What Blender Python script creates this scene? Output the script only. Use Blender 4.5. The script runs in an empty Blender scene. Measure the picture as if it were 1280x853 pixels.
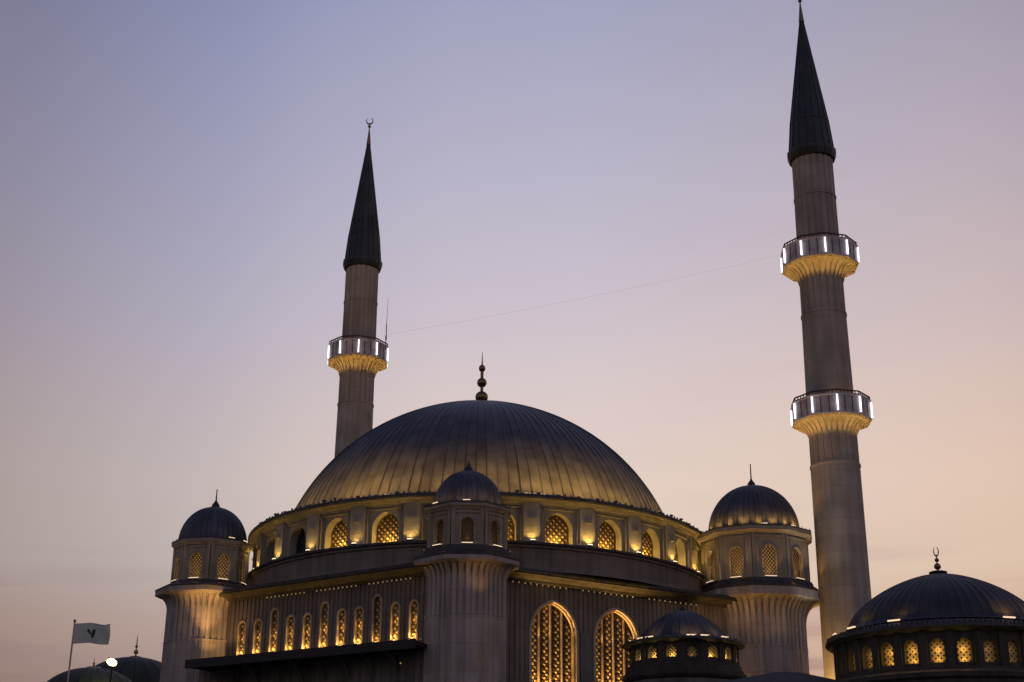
import bpy, math, random
from mathutils import Vector, Matrix
random.seed(7)
C = bpy.context.scene
COL = C.collection
R_ = math.radians
PI = math.pi

# ------------------------------------------------------------------ camera
cam_d = bpy.data.cameras.new('camera')
cam = bpy.data.objects.new('camera', cam_d)
COL.objects.link(cam)
cam.location = (0, 0, 0)
cam.rotation_mode = 'QUATERNION'
cam.rotation_quaternion = (Matrix.Rotation(R_(90 + 20.7307), 3, 'X') @ Matrix.Rotation(R_(0.487), 3, 'Z')).to_quaternion()
cam_d.sensor_width = 36.0
cam_d.lens = 36.0 * 1760 / 1280
cam_d.clip_start = 0.2
cam_d.clip_end = 6000
C.camera = cam
GROUND = -1.7            # the lens is 1.7 m above the pavement

# ------------------------------------------------------------------ world: dusk sky
W = bpy.data.worlds.new('World')
C.world = W
W.use_nodes = True
nt = W.node_tree
nt.nodes.clear()


def nd(t, typ, **kw):
    n = t.nodes.new(typ)
    for k, v in kw.items():
        if k.startswith('in_'):
            n.inputs[int(k[3:])].default_value = v
        else:
            setattr(n, k, v)
    return n


def srgb(r, g, b):
    f = lambda v: (v / 255 / 12.92) if v <= 10 else ((v / 255 + 0.055) / 1.055) ** 2.4
    return (f(r), f(g), f(b), 1)


def ramp(t, stops, interp='LINEAR'):
    n = t.nodes.new('ShaderNodeValToRGB')
    n.color_ramp.interpolation = interp
    el = n.color_ramp.elements
    while len(el) > 1:
        el.remove(el[-1])
    el[0].position, el[0].color = stops[0][0], stops[0][1]
    for p, c in stops[1:]:
        e = el.new(p)
        e.color = c
    return n


L = nt.links.new
tc = nd(nt, 'ShaderNodeTexCoord')
sep = nd(nt, 'ShaderNodeSeparateXYZ')
L(tc.outputs['Generated'], sep.inputs[0])
asn = nd(nt, 'ShaderNodeMath', operation='ARCSINE')
L(sep.outputs[2], asn.inputs[0])
elev = nd(nt, 'ShaderNodeMath', operation='MULTIPLY', in_1=2 / PI)       # 0 horizon, 1 zenith
L(asn.outputs[0], elev.inputs[0])
SKY_ELEV = [(0.00, srgb(176, 140, 128)), (0.07, srgb(190, 158, 142)), (0.10, srgb(211, 181, 162)), (0.127, srgb(222, 203, 187)), (0.165, srgb(226, 206, 194)), (0.20, srgb(219, 202, 199)),
            (0.235, srgb(207, 195, 203)), (0.30, srgb(187, 182, 201)), (0.385, srgb(160, 162, 191)), (0.55, srgb(118, 126, 165)),
            (1.0, srgb(72, 84, 128))]
rE = ramp(nt, SKY_ELEV)
L(elev.outputs[0], rE.inputs[0])
azi = nd(nt, 'ShaderNodeMath', operation='ARCTAN2')
L(sep.outputs[0], azi.inputs[0])
L(sep.outputs[1], azi.inputs[1])
azn = nd(nt, 'ShaderNodeMath', operation='MULTIPLY_ADD', in_1=1 / (2 * PI), in_2=0.5)   # 0.5 straight ahead, 1/360 per degree
L(azi.outputs[0], azn.inputs[0])
dg = lambda a: 0.5 + a / 360
SKY_AZ = [(0.0, (0.56, 0.59, 0.68, 1)), (dg(-110), (0.34, 0.36, 0.42, 1)), (dg(-60), (0.36, 0.37, 0.42, 1)), (dg(-22), (0.515, 0.515, 0.575, 1)), (dg(-13), (0.70, 0.735, 0.83, 1)),
          (dg(-9), (0.84, 0.86, 0.91, 1)), (dg(-3), (0.97, 0.97, 0.98, 1)), (dg(3), (1.0, 1.0, 1.0, 1)), (dg(14), (1.0, 0.94, 0.88, 1)), (dg(20), (0.98, 0.89, 0.81, 1)),
          (dg(26), (0.86, 0.78, 0.73, 1)), (dg(70), (0.56, 0.50, 0.48, 1)), (dg(120), (0.52, 0.50, 0.54, 1)), (1.0, (0.56, 0.59, 0.68, 1))]
rA = ramp(nt, SKY_AZ)
L(azn.outputs[0], rA.inputs[0])
mul = nd(nt, 'ShaderNodeMix', data_type='RGBA', blend_type='MULTIPLY')
mul.inputs[0].default_value = 1
L(rE.outputs[0], mul.inputs[6])
L(rA.outputs[0], mul.inputs[7])
# thin violet cloud streaks low over the horizon
mp = nd(nt, 'ShaderNodeMapping')
mp.inputs['Scale'].default_value = (3.2, 3.2, 34)
mp.inputs['Location'].default_value = (0.4, 0.1, 0.6)
L(tc.outputs['Generated'], mp.inputs[0])
nz = nd(nt, 'ShaderNodeTexNoise')
nz.inputs['Scale'].default_value = 1.7
nz.inputs['Detail'].default_value = 4
L(mp.outputs[0], nz.inputs[0])
rN = ramp(nt, [(0.47, (0, 0, 0, 1)), (0.68, (1, 1, 1, 1))])
L(nz.outputs[0], rN.inputs[0])
rM = ramp(nt, [(0.0, (1, 1, 1, 1)), (0.112, (1, 1, 1, 1)), (0.124, (0.55, 0.55, 0.55, 1)), (0.14, (0.06, 0.06, 0.06, 1)), (0.40, (0.02, 0.02, 0.02, 1)), (0.6, (0, 0, 0, 1))])
L(elev.outputs[0], rM.inputs[0])
cm = nd(nt, 'ShaderNodeMath', operation='MULTIPLY')
L(rN.outputs[0], cm.inputs[0])
L(rM.outputs[0], cm.inputs[1])
rC = ramp(nt, [(0.0, (.3, .3, .3, 1)), (dg(-5), (.3, .3, .3, 1)), (dg(8), (1, 1, 1, 1)), (dg(14), (1, 1, 1, 1)), (dg(18), (.45, .45, .45, 1)), (1.0, (.3, .3, .3, 1))])
L(azn.outputs[0], rC.inputs[0])
cm2 = nd(nt, 'ShaderNodeMath', operation='MULTIPLY')
L(cm.outputs[0], cm2.inputs[0])
L(rC.outputs[0], cm2.inputs[1])
cl = nd(nt, 'ShaderNodeMix', data_type='RGBA', blend_type='MULTIPLY')
L(cm2.outputs[0], cl.inputs[0])
L(mul.outputs[2], cl.inputs[6])
cl.inputs[7].default_value = (0.66, 0.58, 0.70, 1)
bg = nd(nt, 'ShaderNodeBackground')
L(cl.outputs[2], bg.inputs[0])
bg.inputs[1].default_value = 1.0
sky = nd(nt, 'ShaderNodeTexSky', sky_type='NISHITA', sun_disc=False)
sky.sun_elevation = R_(-3.0)
sky.sun_rotation = R_(12)
bg2 = nd(nt, 'ShaderNodeBackground')
L(sky.outputs[0], bg2.inputs[0])
bg2.inputs[1].default_value = 0.05
add = nd(nt, 'ShaderNodeAddShader')
L(bg.outputs[0], add.inputs[0])
L(bg2.outputs[0], add.inputs[1])
out = nd(nt, 'ShaderNodeOutputWorld')
L(add.outputs[0], out.inputs[0])

# the last of the after-glow: low in the west, behind the mosque, very weak and wide
sd = bpy.data.lights.new('sun', 'SUN')
sd.energy = 0.12
sd.angle = R_(25)
sd.color = (1.0, 0.72, 0.55)
so = bpy.data.objects.new('sun', sd)
COL.objects.link(so)
so.rotation_euler = Vector((-math.sin(R_(12)), -math.cos(R_(12)), -0.06)).to_track_quat('-Z', 'Y').to_euler()

C.view_settings.view_transform = 'Standard'
C.view_settings.look = 'None'
C.view_settings.exposure = 0
C.view_settings.gamma = 1
C.view_settings.use_curve_mapping = False
C.cycles.use_denoising = True
C.cycles.max_bounces = 6
C.cycles.sample_clamp_indirect = 4

# ------------------------------------------------------------------ materials
MATS = {}


def newmat(name):
    m = bpy.data.materials.new(name)
    m.use_nodes = True
    t = m.node_tree
    t.nodes.clear()
    o = t.nodes.new('ShaderNodeOutputMaterial')
    p = t.nodes.new('ShaderNodeBsdfPrincipled')
    t.links.new(p.outputs[0], o.inputs[0])
    MATS[name] = m
    return m, t, p


def stone(name, base, rough=0.85, joints=None, streak=0.55):
    """limestone cladding with rain streaks, blotches, and optional course joints every `joints` metres"""
    m, t, p = newmat(name)
    l = t.links.new
    tc = nd(t, 'ShaderNodeTexCoord')
    g = nd(t, 'ShaderNodeNewGeometry')
    mp = nd(t, 'ShaderNodeMapping')
    mp.inputs['Scale'].default_value = (2.6, 2.6, 0.16)
    l(g.outputs['Position'], mp.inputs[0])
    n1 = nd(t, 'ShaderNodeTexNoise')
    n1.inputs['Scale'].default_value = 1.0
    n1.inputs['Detail'].default_value = 5
    l(mp.outputs[0], n1.inputs[0])
    n2 = nd(t, 'ShaderNodeTexNoise')
    n2.inputs['Scale'].default_value = 0.55
    n2.inputs['Detail'].default_value = 6
    l(g.outputs['Position'], n2.inputs[0])
    r1 = ramp(t, [(0.36, (streak, streak * 0.97, streak * 0.93, 1)), (0.62, (1.06, 1.05, 1.04, 1))])
    l(n1.outputs[0], r1.inputs[0])
    r2 = ramp(t, [(0.3, (0.78, 0.77, 0.76, 1)), (0.7, (1.12, 1.12, 1.12, 1))])
    l(n2.outputs[0], r2.inputs[0])
    a = nd(t, 'ShaderNodeMix', data_type='RGBA', blend_type='MULTIPLY')
    a.inputs[0].default_value = 1
    l(r1.outputs[0], a.inputs[6])
    l(r2.outputs[0], a.inputs[7])
    b = nd(t, 'ShaderNodeMix', data_type='RGBA', blend_type='MULTIPLY')
    b.inputs[0].default_value = 1
    b.inputs[6].default_value = (*base, 1)
    l(a.outputs[2], b.inputs[7])
    last = b.outputs[2]
    if joints:
        sp = nd(t, 'ShaderNodeSeparateXYZ')
        l(g.outputs['Position'], sp.inputs[0])
        dv = nd(t, 'ShaderNodeMath', operation='DIVIDE', in_1=joints)
        l(sp.outputs[2], dv.inputs[0])
        fl = nd(t, 'ShaderNodeMath', operation='FLOOR')
        l(dv.outputs[0], fl.inputs[0])
        wn = nd(t, 'ShaderNodeTexWhiteNoise', noise_dimensions='1D')
        l(fl.outputs[0], wn.inputs['W'])
        mr = nd(t, 'ShaderNodeMapRange')
        mr.inputs[3].default_value = 0.93
        mr.inputs[4].default_value = 1.05
        l(wn.outputs[0], mr.inputs[0])
        fr = nd(t, 'ShaderNodeMath', operation='FRACT')
        l(dv.outputs[0], fr.inputs[0])
        lt = nd(t, 'ShaderNodeMath', operation='LESS_THAN', in_1=0.035)
        l(fr.outputs[0], lt.inputs[0])
        mm = nd(t, 'ShaderNodeMath', operation='MULTIPLY_ADD', in_1=-0.2)
        l(lt.outputs[0], mm.inputs[0])
        l(mr.outputs[0], mm.inputs[2])
        c = nd(t, 'ShaderNodeMix', data_type='RGBA', blend_type='MULTIPLY')
        c.inputs[0].default_value = 1
        l(last, c.inputs[6])
        l(mm.outputs[0], c.inputs[7])
        last = c.outputs[2]
    l(last, p.inputs['Base Color'])
    p.inputs['Roughness'].default_value = rough
    n3 = nd(t, 'ShaderNodeTexNoise')
    n3.inputs['Scale'].default_value = 9
    l(g.outputs['Position'], n3.inputs[0])
    bp = nd(t, 'ShaderNodeBump')
    bp.inputs['Strength'].default_value = 0.25
    bp.inputs['Distance'].default_value = 0.03
    l(n3.outputs[0], bp.inputs['Height'])
    l(bp.outputs[0], p.inputs['Normal'])
    return m


def lead(name, base, panels=120, rough=0.42, metallic=0.55):
    """sheet lead: every panel between two seams a little lighter or darker, with runs of oxide"""
    m, t, p = newmat(name)
    l = t.links.new
    tc = nd(t, 'ShaderNodeTexCoord')
    sp = nd(t, 'ShaderNodeSeparateXYZ')
    l(tc.outputs['Object'], sp.inputs[0])
    at = nd(t, 'ShaderNodeMath', operation='ARCTAN2')
    l(sp.outputs[0], at.inputs[0])
    l(sp.outputs[1], at.inputs[1])
    k = nd(t, 'ShaderNodeMath', operation='MULTIPLY', in_1=panels / (2 * PI))
    l(at.outputs[0], k.inputs[0])
    fl = nd(t, 'ShaderNodeMath', operation='FLOOR')
    l(k.outputs[0], fl.inputs[0])
    zz = nd(t, 'ShaderNodeMath', operation='MULTIPLY_ADD', in_1=0.42)
    l(sp.outputs[2], zz.inputs[0])
    h = nd(t, 'ShaderNodeTexWhiteNoise', noise_dimensions='1D')
    l(fl.outputs[0], h.inputs['W'])
    l(h.outputs[0], zz.inputs[2])
    zf = nd(t, 'ShaderNodeMath', operation='FLOOR')
    l(zz.outputs[0], zf.inputs[0])
    cmb = nd(t, 'ShaderNodeCombineXYZ')
    l(fl.outputs[0], cmb.inputs[0])
    l(zf.outputs[0], cmb.inputs[1])
    wn = nd(t, 'ShaderNodeTexWhiteNoise', noise_dimensions='2D')
    l(cmb.outputs[0], wn.inputs[0])
    mr = nd(t, 'ShaderNodeMapRange')
    mr.inputs[3].default_value = 0.84
    mr.inputs[4].default_value = 1.16
    l(wn.outputs[0], mr.inputs[0])
    n = nd(t, 'ShaderNodeTexNoise')
    n.inputs['Scale'].default_value = 0.9
    n.inputs['Detail'].default_value = 6
    l(tc.outputs['Object'], n.inputs[0])
    r = ramp(t, [(0.3, (0.65, 0.65, 0.66, 1)), (0.7, (1.25, 1.25, 1.24, 1))])
    l(n.outputs[0], r.inputs[0])
    a = nd(t, 'ShaderNodeMix', data_type='RGBA', blend_type='MULTIPLY')
    a.inputs[0].default_value = 1
    a.inputs[6].default_value = (*base, 1)
    l(r.outputs[0], a.inputs[7])
    b = nd(t, 'ShaderNodeMix', data_type='RGBA', blend_type='MULTIPLY')
    b.inputs[0].default_value = 1
    l(a.outputs[2], b.inputs[6])
    l(mr.outputs[0], b.inputs[7])
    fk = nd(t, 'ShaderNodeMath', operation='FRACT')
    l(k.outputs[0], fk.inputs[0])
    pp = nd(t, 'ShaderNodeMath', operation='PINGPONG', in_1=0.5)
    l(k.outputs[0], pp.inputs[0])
    sm = nd(t, 'ShaderNodeMapRange')  # shadow line along each standing seam, painted into the base colour
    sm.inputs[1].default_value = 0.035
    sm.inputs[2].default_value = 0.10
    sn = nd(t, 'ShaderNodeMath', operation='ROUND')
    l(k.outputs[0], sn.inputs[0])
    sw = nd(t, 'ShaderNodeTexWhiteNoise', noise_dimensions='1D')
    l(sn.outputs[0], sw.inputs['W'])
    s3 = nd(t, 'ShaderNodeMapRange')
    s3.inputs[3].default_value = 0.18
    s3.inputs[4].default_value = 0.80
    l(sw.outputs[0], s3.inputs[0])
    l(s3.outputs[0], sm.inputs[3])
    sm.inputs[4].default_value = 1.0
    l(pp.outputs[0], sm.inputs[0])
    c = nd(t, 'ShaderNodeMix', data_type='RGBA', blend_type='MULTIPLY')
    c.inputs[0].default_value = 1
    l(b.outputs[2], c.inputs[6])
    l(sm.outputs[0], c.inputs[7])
    l(c.outputs[2], p.inputs['Base Color'])
    rr = nd(t, 'ShaderNodeMapRange')
    rr.inputs[3].default_value = rough - 0.08
    rr.inputs[4].default_value = rough + 0.16
    l(n.outputs[0], rr.inputs[0])
    l(rr.outputs[0], p.inputs['Roughness'])
    p.inputs['Metallic'].default_value = metallic
    n3 = nd(t, 'ShaderNodeTexNoise')
    n3.inputs['Scale'].default_value = 2.2
    l(tc.outputs['Object'], n3.inputs[0])
    bp = nd(t, 'ShaderNodeBump')
    bp.inputs['Strength'].default_value = 0.35
    bp.inputs['Distance'].default_value = 0.06
    l(n3.outputs[0], bp.inputs['Height'])
    l(bp.outputs[0], p.inputs['Normal'])
    return m


def plain(name, base, rough=0.6, metallic=0.0, emit=None, strength=0.0, vary=0.25):
    m, t, p = newmat(name)
    l = t.links.new
    g = nd(t, 'ShaderNodeNewGeometry')
    n = nd(t, 'ShaderNodeTexNoise')
    n.inputs['Scale'].default_value = 1.6
    n.inputs['Detail'].default_value = 4
    l(g.outputs['Position'], n.inputs[0])
    r = ramp(t, [(0.3, tuple(c * (1 - vary) for c in base) + (1,)), (0.7, tuple(min(1, c * (1 + vary)) for c in base) + (1,))])
    l(n.outputs[0], r.inputs[0])
    l(r.outputs[0], p.inputs['Base Color'])
    p.inputs['Roughness'].default_value = rough
    p.inputs['Metallic'].default_value = metallic
    if emit:
        p.inputs['Emission Color'].default_value = (*emit, 1)
        p.inputs['Emission Strength'].default_value = strength
    return m


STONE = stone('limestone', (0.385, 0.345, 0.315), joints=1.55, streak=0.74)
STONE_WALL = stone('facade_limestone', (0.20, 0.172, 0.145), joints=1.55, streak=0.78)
STONE_MIN = stone('minaret_limestone', (0.38, 0.335, 0.295), joints=1.15, streak=0.84)
STONE_DRUM = stone('drum_limestone', (0.31, 0.28, 0.225), streak=0.86)
SOFFIT = stone('soffit_stone', (0.24, 0.21, 0.17), streak=0.8)
STONE_DARK = stone('weathered_stone', (0.16, 0.15, 0.145))
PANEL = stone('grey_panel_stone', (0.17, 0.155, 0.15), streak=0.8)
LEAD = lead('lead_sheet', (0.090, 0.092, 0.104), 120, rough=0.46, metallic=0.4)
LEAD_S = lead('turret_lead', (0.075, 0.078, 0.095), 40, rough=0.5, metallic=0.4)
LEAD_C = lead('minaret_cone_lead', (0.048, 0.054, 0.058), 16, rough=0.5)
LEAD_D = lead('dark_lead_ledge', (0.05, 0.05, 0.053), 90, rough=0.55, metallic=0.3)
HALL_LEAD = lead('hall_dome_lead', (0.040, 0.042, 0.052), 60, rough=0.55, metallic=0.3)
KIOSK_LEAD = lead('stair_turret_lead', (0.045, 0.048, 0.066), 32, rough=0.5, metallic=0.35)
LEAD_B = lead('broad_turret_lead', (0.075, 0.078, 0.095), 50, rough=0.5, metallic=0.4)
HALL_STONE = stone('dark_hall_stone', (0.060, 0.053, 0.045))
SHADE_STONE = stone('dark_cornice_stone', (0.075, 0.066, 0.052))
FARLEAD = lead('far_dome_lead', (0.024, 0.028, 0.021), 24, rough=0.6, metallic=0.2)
BRASS = plain('brass_finial', (0.22, 0.16, 0.08), 0.35, 0.9)
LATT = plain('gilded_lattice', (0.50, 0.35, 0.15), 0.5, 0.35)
LATT_BROWN = plain('brown_lattice', (0.085, 0.055, 0.022), 0.55, 0.2)
LATT_DIM = plain('dim_gilded_lattice', (0.30, 0.23, 0.13), 0.5, 0.35)  # gilded lattice again, weak light of the dim windows put in its colour
GLASS = plain('dark_glass', (0.035, 0.026, 0.016), 0.25, 0.0, (1.0, 0.55, 0.15), 0.012)
GLASS_WARM = plain('lit_glass', (0.30, 0.21, 0.08), 0.4, 0.0, (1.0, 0.62, 0.16), 0.30)
GLASS_LANT = plain('lantern_glass', (0.05, 0.04, 0.02), 0.3, 0.0, (1.0, 0.52, 0.12), 0.30, vary=.5)
GLASS_OFF = plain('unlit_glass', (0.02, 0.022, 0.025), 0.2)
CANOPY = plain('dark_canopy_metal', (0.015, 0.014, 0.014), 0.7)
BLACK = plain('dark_metal', (0.02, 0.02, 0.022), 0.5)
RAIL = plain('rusty_rail', (0.06, 0.045, 0.04), 0.6)
LAMPW = plain('warm_lamp_face', (1, 0.85, 0.6), 0.4, 0, (1.0, 0.82, 0.48), 4.0)
BARW = plain('light_bar_face', (1, 0.9, 0.8), 0.4, 0, (1.0, 0.72, 0.42), 1.0)
LED = plain('white_led_strip', (0.9, 0.9, 1.0), 0.4, 0, (0.93, 0.92, 1.0), 3.2)
DENTIL_GLOW = plain('dentil_tip_glow', (1, 0.8, 0.5), 0.4, 0, (1.0, 0.66, 0.36), 0.17)  # glow put on dentil tips that only catch light
FLOOD = plain('floodlight_face', (1, 1, 0.8), 0.4, 0, (1.0, 0.97, 0.62), 30.0)
ASPHALT = plain('paving', (0.06, 0.058, 0.055), 0.9)
FLAGM = plain('flag_cloth', (0.30, 0.345, 0.345), 0.9, vary=0.10)
_t = FLAGM.node_tree
_p = next(n for n in _t.nodes if n.type == 'BSDF_PRINCIPLED')
_o = next(n for n in _t.nodes if n.type == 'OUTPUT_MATERIAL')
_tr = nd(_t, 'ShaderNodeBsdfTranslucent')
_tr.inputs[0].default_value = (0.62, 0.72, 0.72, 1)
_mx = nd(_t, 'ShaderNodeMixShader', in_0=0.62)
_t.links.new(_p.outputs[0], _mx.inputs[1])
_t.links.new(_tr.outputs[0], _mx.inputs[2])
_t.links.new(_mx.outputs[0], _o.inputs[0])
EMBM = plain('flag_emblem_ink', (0.035, 0.045, 0.05), 0.9)
POLE = plain('painted_pole', (0.45, 0.36, 0.32), 0.5)


# ------------------------------------------------------------------ mesh helpers
class MB:
    def __init__(s):
        s.v, s.f, s.mi = [], [], []

    def quad(s, *pts, mi=0):
        i = len(s.v)
        s.v += [tuple(p) for p in pts]
        s.f.append(tuple(range(i, i + len(pts))))
        s.mi.append(mi)

    def box(s, x0, x1, y0, y1, z0, z1, mi=0, M=None):
        p = [Vector((x, y, z)) for z in (z0, z1) for y in (y0, y1) for x in (x0, x1)]
        if M is not None:
            p = [M @ q for q in p]
        i = len(s.v)
        s.v += [tuple(q) for q in p]
        for f in ((0, 2, 3, 1), (4, 5, 7, 6), (0, 1, 5, 4), (2, 6, 7, 3), (0, 4, 6, 2), (1, 3, 7, 5)):
            s.f.append(tuple(i + k for k in f))
            s.mi.append(mi)

    def grid(s, rows, closed=True, mi=0):
        """rows of points joined to the next row"""
        i = len(s.v)
        n = len(rows[0])
        for r in rows:
            s.v += [tuple(p) for p in r]
        for a in range(len(rows) - 1):
            for b in range(n if closed else n - 1):
                c = (b + 1) % n
                s.f.append((i + a * n + b, i + a * n + c, i + (a + 1) * n + c, i + (a + 1) * n + b))
                s.mi.append(mi)
        return i, n

    def cap(s, i, n, flip=False, mi=0):
        f = tuple(range(i, i + n))
        s.f.append(f[::-1] if flip else f)
        s.mi.append(mi)

    def lathe(s, prof, n=48, c=(0, 0), rad=None, mi=0, caps=True, a0=0.0):
        """profile of (r, z[, k]); rad(theta, r, k) may reshape the radius"""
        rows = []
        for q in prof:
            r, z = q[0], q[1]
            k = q[2] if len(q) > 2 else 0
            row = []
            for j in range(n):
                th = a0 + 2 * PI * j / n
                rr = rad(th, r, k) if rad else r
                row.append((c[0] + rr * math.sin(th), c[1] - rr * math.cos(th), z))
            rows.append(row)
        i, n_ = s.grid(rows, True, mi)
        if caps:
            s.cap(i, n_, True, mi)
            s.cap(i + (len(rows) - 1) * n_, n_, False, mi)

    def tube(s, pts, r, n=8, mi=0, r2=None):
        pts = [Vector(p) for p in pts]
        rows = []
        for k, p in enumerate(pts):
            d = (pts[min(k + 1, len(pts) - 1)] - pts[max(k - 1, 0)]).normalized()
            a = d.cross(Vector((0, 0, 1)))
            if a.length < 1e-3:
                a = Vector((1, 0, 0))
            a.normalize()
            b = d.cross(a)
            rr = r if r2 is None else r + (r2 - r) * k / (len(pts) - 1)
            rows.append([p + rr * (math.cos(2 * PI * j / n) * a + math.sin(2 * PI * j / n) * b) for j in range(n)])
        i, n_ = s.grid(rows, True, mi)
        s.cap(i, n_, True, mi)
        s.cap(i + (len(rows) - 1) * n_, n_, False, mi)

    def ball(s, c, r, n=14, mi=0, sz=1.0):
        m = n // 2 + 1
        prof = [(max(1e-3, r * math.sin(PI * k / m)), c[2] - sz * r * math.cos(PI * k / m)) for k in range(m + 1)]
        s.lathe(prof, n, (c[0], c[1]), mi=mi)

    def build(s, name, mats, parent=None, org=(0, 0, 0), smooth=False, loc=None, rotz=0.0, angle=35):
        me = bpy.data.meshes.new(name)
        o = Vector(org)
        me.from_pydata([tuple(Vector(v) - o) for v in s.v], [], s.f)
        if not isinstance(mats, (list, tuple)):
            mats = [mats]
        for m in mats:
            me.materials.append(m)
        me.polygons.foreach_set('material_index', s.mi)
        me.validate()
        if smooth:
            me.polygons.foreach_set('use_smooth', [True] * len(me.polygons))
            try:
                me.set_sharp_from_angle(angle=R_(angle))
            except Exception:
                pass
        me.update()
        ob = bpy.data.objects.new(name, me)
        COL.objects.link(ob)
        if parent:
            ob.parent = parent
        if loc is not None:
            ob.location = loc
        ob.rotation_euler.z = rotz
        return ob


def thing(name, label, cat, loc=(0, 0, 0), group=None):
    o = bpy.data.objects.new(name, None)
    o.empty_display_size = 0.5
    COL.objects.link(o)
    o.location = loc
    tag(o, label, cat, group)
    return o


def tag(o, label, cat, group=None):
    o['label'] = label
    o['category'] = cat
    if group:
        o['group'] = group


def dup(o, parent, loc, rotz):
    c = o.copy()
    COL.objects.link(c)
    c.parent = parent
    c.location = loc
    c.rotation_euler = (0, 0, rotz)
    for ch in list(o.children):
        d = ch.copy()
        COL.objects.link(d)
        d.parent = c
    return c


def light(name, typ, loc, energy, color, aim=None, size=0.1, cone=90, blend=0.8, parent=None, org=(0, 0, 0)):
    d = bpy.data.lights.new(name, typ)
    d.energy = energy * LIGHT_K
    d.color = color
    if typ == 'SPOT':
        d.spot_size = R_(cone)
        d.spot_blend = blend
    d.shadow_soft_size = size
    o = bpy.data.objects.new(name, d)
    COL.objects.link(o)
    o.location = Vector(loc) - Vector(org)
    if parent:
        o.parent = parent
    if aim is not None:
        o.rotation_euler = (Vector(aim) - Vector(loc)).to_track_quat('-Z', 'Y').to_euler()
    return o


LIGHT_K = 7.0
GOLD = (1.0, 0.61, 0.13)
WINC = (1.0, 0.56, 0.15)
DOMEGOLD = (1.0, 0.52, 0.10)
AMBER = (1.0, 0.52, 0.16)
PALE = (1.0, 0.80, 0.45)


def arch_top(w, spring, rise):
    """height of the arch line over x in [-w/2, w/2]: slightly pointed"""
    h = w / 2

    def f(x):
        u = min(1.0, abs(x) / h)
        return spring + rise * (0.86 * math.sqrt(max(0.0, 1 - u * u)) + 0.14 * (1 - u))
    return f


def arch_xs(w, n=18):
    return [-(w / 2) * math.cos(PI * k / n) for k in range(n + 1)]


def wall(mb, xs, z0, z1, depth, fmap, ops, mi=0):
    """front skin of a wall: columns between xs; depth(x) is how far it stands proud; ops = (xc, w, sill, spring, rise, reveal)"""
    X = set(round(x, 4) for x in xs)
    for (xc, w, *_r) in ops:
        for q in arch_xs(w):
            X.add(round(xc + q, 4))
    X = sorted(X)
    for a, b in zip(X[:-1], X[1:]):
        if b - a < 1e-5:
            continue
        m = (a + b) / 2
        da, db = depth(a + (b - a) * .01), depth(b - (b - a) * .01)
        hit = None
        for op in ops:
            if abs(m - op[0]) < op[1] / 2:
                hit = op
        P = lambda x, d, z: fmap(x, d, z)
        if hit is None:
            mb.quad(P(a, da, z0), P(b, db, z0), P(b, db, z1), P(a, da, z1), mi=mi)
        else:
            xc, w, sill, spring, rise, rev = hit
            f = arch_top(w, spring, rise)
            ta, tb = f(a - xc), f(b - xc)
            if sill > z0:
                mb.quad(P(a, da, z0), P(b, db, z0), P(b, db, sill), P(a, da, sill), mi=mi)
                mb.quad(P(a, da, sill), P(b, db, sill), P(b, -rev, sill), P(a, -rev, sill), mi=mi)
            mb.quad(P(a, da, ta), P(b, db, tb), P(b, db, z1), P(a, da, z1), mi=mi)
            mb.quad(P(a, -rev, ta), P(b, -rev, tb), P(b, db, tb), P(a, da, ta), mi=mi)
            if abs(a - (xc - w / 2)) < 2e-3:
                mb.quad(P(a, da, max(sill, z0)), P(a, -rev, max(sill, z0)), P(a, -rev, spring), P(a, da, spring), mi=mi)
            if abs(b - (xc + w / 2)) < 2e-3:
                mb.quad(P(b, -rev, max(sill, z0)), P(b, db, max(sill, z0)), P(b, db, spring), P(b, -rev, spring), mi=mi)
    # little return faces where the depth steps
    for x in X[1:-1]:
        dl, dr = depth(x - 1e-4), depth(x + 1e-4)
        if abs(dl - dr) > 0.004:
            lo = z0
            for op in ops:
                if abs(x - op[0]) < op[1] / 2 + 1e-4:
                    lo = arch_top(op[1], op[3], op[4])(x - op[0]) - 0.01
                    if op[2] > z0:
                        mb.quad(fmap(x, dl, z0), fmap(x, dr, z0), fmap(x, dr, op[2]), fmap(x, dl, op[2]), mi=mi)
            mb.quad(fmap(x, dl, lo), fmap(x, dr, lo), fmap(x, dr, z1), fmap(x, dl, z1), mi=mi)


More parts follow.
